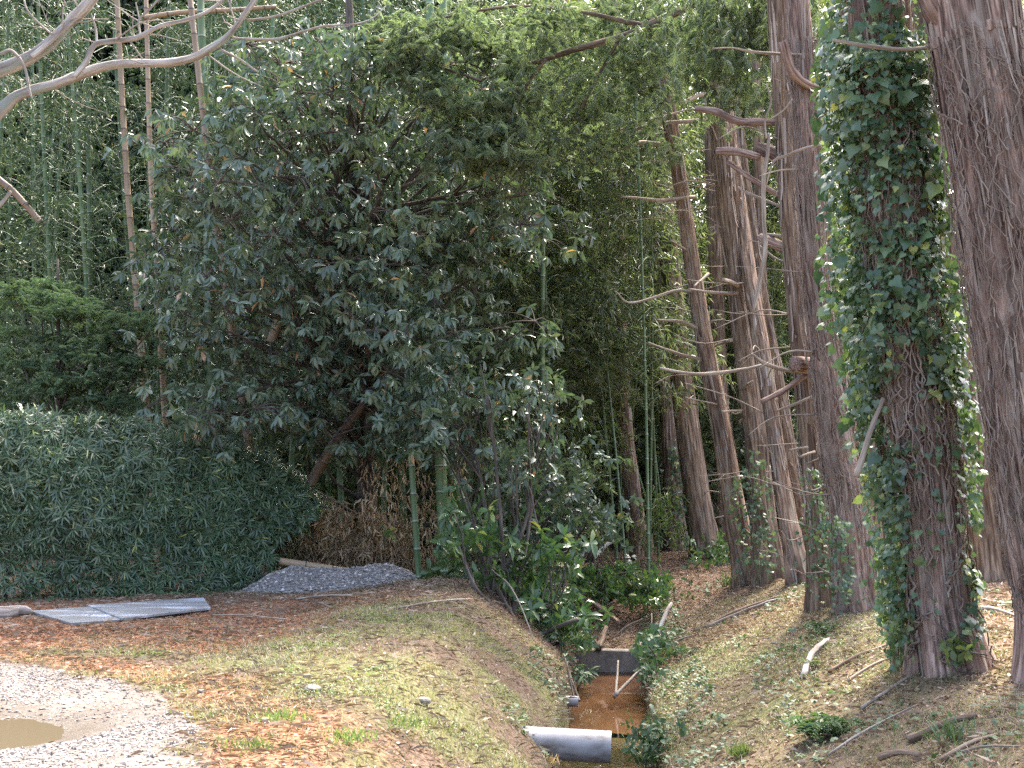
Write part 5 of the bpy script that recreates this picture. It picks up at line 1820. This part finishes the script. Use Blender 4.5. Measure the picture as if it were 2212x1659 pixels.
# debris at the ditch end
DEB = "branches fallen across the ditch end"
lying("fallen_branch", "broken log slanting down over the ditch beyond the headwall", "branch", at(1250, 1285, 17.6), at(1335, 1342, 16.9), 0.045, 'bark_brown', DEB, seed=31)
lying("fallen_branch", "pale log end under the glinting shrub", "branch", at(1252, 1285, 17.9), at(1300, 1262, 18.6), 0.05, 'pale_branch', DEB, seed=32)
lying("fallen_branch", "dark log lying level under the glinting shrub", "branch", at(1300, 1272, 18.4), at(1375, 1270, 18.6), 0.04, 'bark_brown', DEB, seed=33)
lying("fallen_branch", "stub of board leaning on the headwall top", "branch", at(1292, 1402, 16.2), at(1312, 1352, 16.7), 0.045, 'bark_brown', DEB, seed=34)
lying("fallen_branch", "bright broken branch on the sunny leaf litter", "branch", at(1278, 1205, 20.5), at(1325, 1168, 21.2), 0.05, 'pale_branch', DEB, seed=35)
lying("fallen_branch", "curved pale branch standing on the right bank of the ditch", "branch", at(1372, 1400, 15.3), at(1450, 1305, 16.2), 0.035, 'pale_branch', DEB, bend=-0.12, seed=36)
lying("fallen_branch", "forked twig rising from the orange water", "branch", at(1330, 1502, 14.0), at(1336, 1428, 14.4), 0.014, 'twig', DEB, bend=0.02, seed=37)
lying("fallen_branch", "stick leaning out of the water to the right bank", "branch", at(1325, 1505, 14.0), at(1390, 1440, 14.4), 0.02, 'twig', DEB, bend=0.0, seed=38)
lying("fallen_branch", "arching thin cane in front of the glossy shrub", "branch", at(1062, 1230, 15.3), at(1160, 1400, 14.6), 0.009, 'twig', DEB, bend=0.18, seed=39)
lying("fallen_branch", "slim pole leaning diagonally against the ivied cypress", "branch", at(1850, 1030, 8.9), at(1905, 860, 9.0), 0.022, 'twig', None, seed=40)
rtw = np.random.default_rng(404)
for k in range(12):
    px, py = rtw.uniform(1225, 1420), rtw.uniform(1270, 1400)
    g = ground(px, py)
    a = rtw.uniform(0, PI)
    ln = rtw.uniform(0.15, 0.5)
    p0 = g + np.array([0, 0, 0.04])
    p1 = g + np.array([math.cos(a) * ln, math.sin(a) * ln * 0.6, rtw.uniform(0.0, 0.35)])
    lying("fallen_twig", "thin dead twig in the tangle of debris past the headwall", "twig", p0, p1, rtw.uniform(0.006, 0.014), 'twig', "twigs in the ditch debris", bend=0.03, seed=50 + k)
stump = thing("tree_stump", "small dark cut stump in the sunny leaf litter beyond the ditch", "stump", gpt(1395, 1200))
G = Geo()
b = np.array(stump.location)
tube(G, catmull(np.array([b + [0, 0, -0.1], b + [0, 0, 0.15], b + [0.01, 0, 0.36]]), 10), np.linspace(0.12, 0.10, 10), 24, True, ridge_fn(8.8, flare=0.3, depth=0.1))
part("wood", G, M['bark_brown'], stump, bark=True)

# dry bamboo brush behind the pile
rd = np.random.default_rng(71)
brush = thing("dry_brush", "heap of dry tan bamboo brush and withered leaves behind the gravel pile", "brush", (at(760, 1200, 17.8)[0], 17.8, 0.1))
G, T = Geo(), Geo()
nb = 150
for k in range(nb):
    px = rd.uniform(625, 900)
    base = at(px, 1240, rd.uniform(17.85, 18.6))
    base[2] = 0.0
    hgt = rd.uniform(0.4, 1.25) * np.interp(px, [625, 700, 800, 900], [0.7, 1.1, 1.1, 0.8])
    lean = rd.normal() * 0.35
    P = catmull(np.array([base, base + [lean * 0.5, -0.1, hgt * 0.75], base + [lean * 1.1, -0.35, hgt * rd.uniform(0.6, 1.0)]]), 9)
    tube(T, P, np.linspace(0.006, 0.002, 9), 4, False)
    m = rd.integers(14, 26)
    u = rd.uniform(2, 8, m)
    b = np.stack([np.interp(u, np.arange(9), P[:, i]) for i in range(3)], -1) + rd.normal(size=(m, 3)) * 0.05
    D = np.array([0, -0.25, -1.0]) + rd.normal(size=(m, 3)) * 0.5
    L = rd.uniform(0.07, 0.16, m)
    leaves(G, 'lance', b, D, rd.normal(size=(m, 3)), L, L * 0.15)
part("canes", T, M['culm_tan'], brush, bark=True, stuff=True)
part("withered_leaves", G, M['dry'], brush, smooth=False, stuff=True)
col2 = thing("dry_brush", "hanging bundle of withered bamboo leaves above the brush heap", "brush", at(800, 1000, 17.5))
G = Geo()
n = 700
P = np.stack([rd.uniform(780, 1010, n), rd.uniform(985, 1200, n), rd.uniform(17.3, 18.2, n)], -1)
P = np.array([at(*p) for p in P])
leaves(G, 'lance', P, np.array([0, -0.1, -1.0]) + rd.normal(size=(n, 3)) * 0.4, rd.normal(size=(n, 3)), rd.uniform(0.08, 0.15, n), 0.016)
part("withered_leaves", G, M['dry'], col2, smooth=False, stuff=True)

# ------------------------------------------------------------------ ground cover (nobody could count it)
rc = np.random.default_rng(91)


def scatter(n, x0, x1, y0, y1, dens, power=1.0):
    y = y0 + (y1 - y0) * rc.random(n) ** power
    x = rc.uniform(x0, x1, n)
    # only what the camera's surroundings show
    k = (np.abs(x) < 0.46 * y + 0.6) & (rc.random(n) < dens(x, y))
    return x[k], y[k]


def cover(name, label, cat, mat, kind, x, y, L, W, up, out, lift=0.0, smooth=False):
    n = len(x)
    P = np.stack([x, y, H(x, y) + lift], -1)
    az = rc.uniform(0, 2 * PI, n)
    D = np.stack([np.cos(az) * out, np.sin(az) * out, np.full(n, up) if np.isscalar(up) else up], -1) + rc.normal(size=(n, 3)) * 0.12
    if np.isscalar(up) and up > 0.5:
        N = np.stack([-np.cos(az), -np.sin(az), np.full(n, 0.6)], -1)
    else:
        N = np.array([0, 0, 1.0]) + rc.normal(size=(n, 3)) * 0.45
    G = Geo()
    leaves(G, kind, P, D, N, L, W)
    o = link(name, G.mesh(name, mat, smooth))
    o["kind"] = "stuff"
    o["label"] = label
    o["category"] = cat
    return o


def notw(x, y):
    return (np.abs(x - ditch_c(y)) > 0.40) | (y > 16.45)


dz = lambda i: (lambda x, y: zones(x, y)[i] * notw(x, y))
# grass blades
x, y = scatter(210000, -4, 5, 6.0, 17.5, lambda x, y: notw(x, y) * np.clip(zones(x, y)[3] * 1.0 + 0.05, 0, 1) * (1 - zones(x, y)[0]) * (0.25 + 0.9 * sst(0.40, 0.62, n2(x, y, 2.2, 70.0))))
cover("grass", "short grass and fine blades over mound and banks", "grass", M['grass'], 'blade', x, y, rc.uniform(0.025, 0.085, len(x)) * (0.6 + 0.9 * n2(x, y, 1.5, 71.0)), 0.0045, 0.9, 0.65)
# small broad weeds
x, y = scatter(120000, -3.6, 5, 6.0, 17.0, lambda x, y: notw(x, y) * sst(0.40, 0.75, zones(x, y)[3]) * (1 - zones(x, y)[0]) * sst(0.48, 0.62, n2(x, y, 3.0, 75.0)))
cover("weeds", "low bright green clover-like weeds among the grass", "weeds", M['weed'], 'oval', x, y, rc.uniform(0.014, 0.032, len(x)), rc.uniform(0.012, 0.02, len(x)), 0.35, 0.8, lift=0.012)
# dead leaves
FEET = np.array([[o.location[0], o.location[1]] for o in bpy.data.objects if o.name.startswith('cypress_tree')])


def feet(x, y):
    d2 = np.min((x[:, None] - FEET[None, :, 0]) ** 2 + (y[:, None] - FEET[None, :, 1]) ** 2, axis=1)
    return np.exp(-d2 / 0.30)


x, y = scatter(190000, -8, 7, 6.0, 24, lambda x, y: notw(x, y) * np.clip(zones(x, y)[2] + 0.08 + feet(x, y), 0, 1) * (1 - zones(x, y)[0]) * 0.75)
cover("leaf_litter", "dead brown leaves strewn over the ground", "leaf litter", M['litter'], 'curl', x, y, rc.uniform(0.018, 0.052, len(x)), rc.uniform(0.009, 0.022, len(x)), 0.15, 1.0, lift=0.006)
# dead bamboo leaf strips and dry grass straw
x, y = scatter(60000, -6, 6, 6.0, 22, lambda x, y: notw(x, y) * (1 - zones(x, y)[0]) * 0.6)
cover("dry_straw", "dry straw and bamboo leaf strips on the ground", "straw", M['straw'], 'lance', x, y, rc.uniform(0.04, 0.13, len(x)), rc.uniform(0.004, 0.011, len(x)), 0.2, 1.0, lift=0.01)
# conifer needles
x, y = scatter(200000, -7.5, 5, 6.0, 16.5, lambda x, y: notw(x, y) * np.clip(zones(x, y)[1] + 0.05, 0, 1) * (1 - 0.9 * zones(x, y)[0]) * 0.8)
cover("fallen_needles", "rust-brown fallen conifer sprays on the ground", "needles", M['needle'], 'lance', x, y, rc.uniform(0.02, 0.06, len(x)), rc.uniform(0.003, 0.007, len(x)), 0.15, 1.0, lift=0.006)
# gravel
def gdens(x, y):
    pud = ((x + 3.45) / 1.0) ** 2 + ((y - 8.25) / 0.53) ** 2
    m = 0.25 + 0.75 * sst(0.40, 0.58, n2(x, y, 0.9, 81.0))
    return zones(x, y)[0] * (pud > 1.0) * m + 0.012 * (y < 15) * (x < 0.2) * (pud > 1)


x, y = scatter(120000, -6.5, 0.5, 5.6, 12.6, gdens, 1.1)
G = Geo()
sz = 0.005 + 0.013 * rc.random(len(x)) ** 2.2
pebbles(G, np.stack([x, y, H(x, y) + sz * 0.25], -1), sz, rc, 0.5)
o = link("gravel", G.mesh("gravel", M['pebble'], False))
o["kind"] = "stuff"
o["label"] = "pale loose gravel of the parking area at lower left"
o["category"] = "gravel"
# ground ivy under hedge, oak and along the bank
def ivd(x, y):
    d = x - ditch_c(y)
    bank = sst(15.2, 16.2, y + 0.9 * x) * (d < -0.7) * (x > -1.4)
    hed = np.exp(-((y - hedge_front(x) + 0.15) / 0.22) ** 2) * (x < -2.6) * 0.7
    rt = 0.25 * (d > 1.2) * sst(0.55, 0.62, n2(x, y, 1.4, 88.0)) + 0.7 * (np.abs(d - 0.65) < 0.28) * (y > 9) * sst(0.40, 0.5, n2(x, y, 1.7, 89.0))
    lf = 0.5 * (np.abs(d + 0.6) < 0.2) * sst(0.48, 0.56, n2(x, y, 1.7, 90.0))
    return np.clip(bank + hed + rt + lf, 0, 1) * notw(x, y)


x, y = scatter(70000, -8, 5, 7, 19, ivd)
cover("ground_ivy", "dark green trailing ivy over the bank, hedge foot and ditch edge", "ground cover", M['cover'], 'ivy', x, y, rc.uniform(0.03, 0.06, len(x)), rc.uniform(0.03, 0.055, len(x)), 0.1, 1.0, lift=0.035)


# ferns and tufts on the right bank
def fern(label, px, py, n, L, group="low ferns on the right bank", mat='fern', h=0.5):
    b = gpt(px, py)
    o = thing("fern", label, "fern", b, group)
    G = Geo()
    r = np.random.default_rng(int(px))
    for k in range(n):
        az = r.uniform(0, 2 * PI)
        d = np.array([math.cos(az), math.sin(az), 0])
        ln = L * r.uniform(0.6, 1.1)
        P = catmull(np.array([np.array(b) + d * 0.03 * r.random(), np.array(b) + d * ln * 0.5 + [0, 0, ln * h], np.array(b) + d * ln + [0, 0, ln * h * 0.55]]), 12)
        S = np.cross(d, [0, 0, 1.0])
        for s in (-1, 1):
            w = ln * 0.30 * np.sin(np.linspace(0.35, PI * 0.97, 12))
            leaves(G, 'lance', P, S[None] * s + d[None] * 0.35 + r.normal(size=(12, 3)) * 0.15, np.array([0, 0, 1.0]) + r.normal(size=(12, 3)) * 0.3, w, 0.25 * w + 0.006)
    part("fronds", G, M[mat], o, smooth=False, stuff=True)


fern("dark feathery fern clump in the middle of the right bank", 1765, 1600, 46, 0.24, h=0.55)
fern("second dark fern just right of the large fern clump", 1815, 1590, 18, 0.18)
fern("small fern at the left foot of the vine-draped trunk", 1772, 1370, 16, 0.2)
fern("pale green fern left of the debarked curved stick", 1755, 1445, 14, 0.14, mat='weed')
fern("green fern tuft on the bank above the right stick in the water", 1480, 1420, 16, 0.18)


def grass_tuft(label, px, py, n, L, group, mat='grass', W=0.007):
    b = gpt(px, py)
    o = thing("grass_tuft", label, "grass tuft", b, group)
    r = np.random.default_rng(int(px * 3))
    P = np.array(b) + r.normal(size=(n, 3)) * np.array([0.05, 0.05, 0.0]) * max(L / 0.15, 1.6 if L < 0.08 else 0)
    D = r.normal(size=(n, 3)) * 0.45 + np.array([0, 0, 1.0])
    N = r.normal(size=(n, 3))
    G = Geo()
    leaves(G, 'strap', P, D, N, L * r.uniform(0.5, 1.2, n), W)
    part("blades", G, M[mat], o, smooth=False, stuff=True)


TU = "grass tufts"
grass_tuft("dark strap-leaved tuft at the left foot of the ivied cypress", 1985, 1440, 120, 0.26, TU, 'fern', 0.009)
grass_tuft("spiky green tuft beside the right-edge trunk", 2165, 1195, 90, 0.5, TU, 'weed', 0.016)
grass_tuft("bright green weed tuft, lower one on the left mound near the frame bottom", 600, 1560, 160, 0.055, TU, 'weed', 0.008)
grass_tuft("bright green weed tuft on the left mound right of the lower one", 735, 1600, 200, 0.055, TU, 'weed', 0.008)
grass_tuft("green weed tuft in the centre of the left mound", 855, 1570, 160, 0.055, TU, 'weed', 0.008)
grass_tuft("small green tuft near the gravel corner", 545, 1620, 120, 0.055, TU, 'weed', 0.008)
grass_tuft("pale green tuft on the right bank below the second cypress", 1580, 1270, 80, 0.22, TU, 'weed', 0.010)
grass_tuft("thin-bladed tuft by the lower right corner", 2060, 1600, 80, 0.16, TU, 'fern', 0.008)
grass_tuft("bright tuft at the bottom of the right bank by the ditch", 1600, 1640, 160, 0.10, TU, 'weed', 0.006)
grass_tuft("dry grass tuft under the large pipe", 1190, 1652, 60, 0.10, TU, 'dry', 0.005)
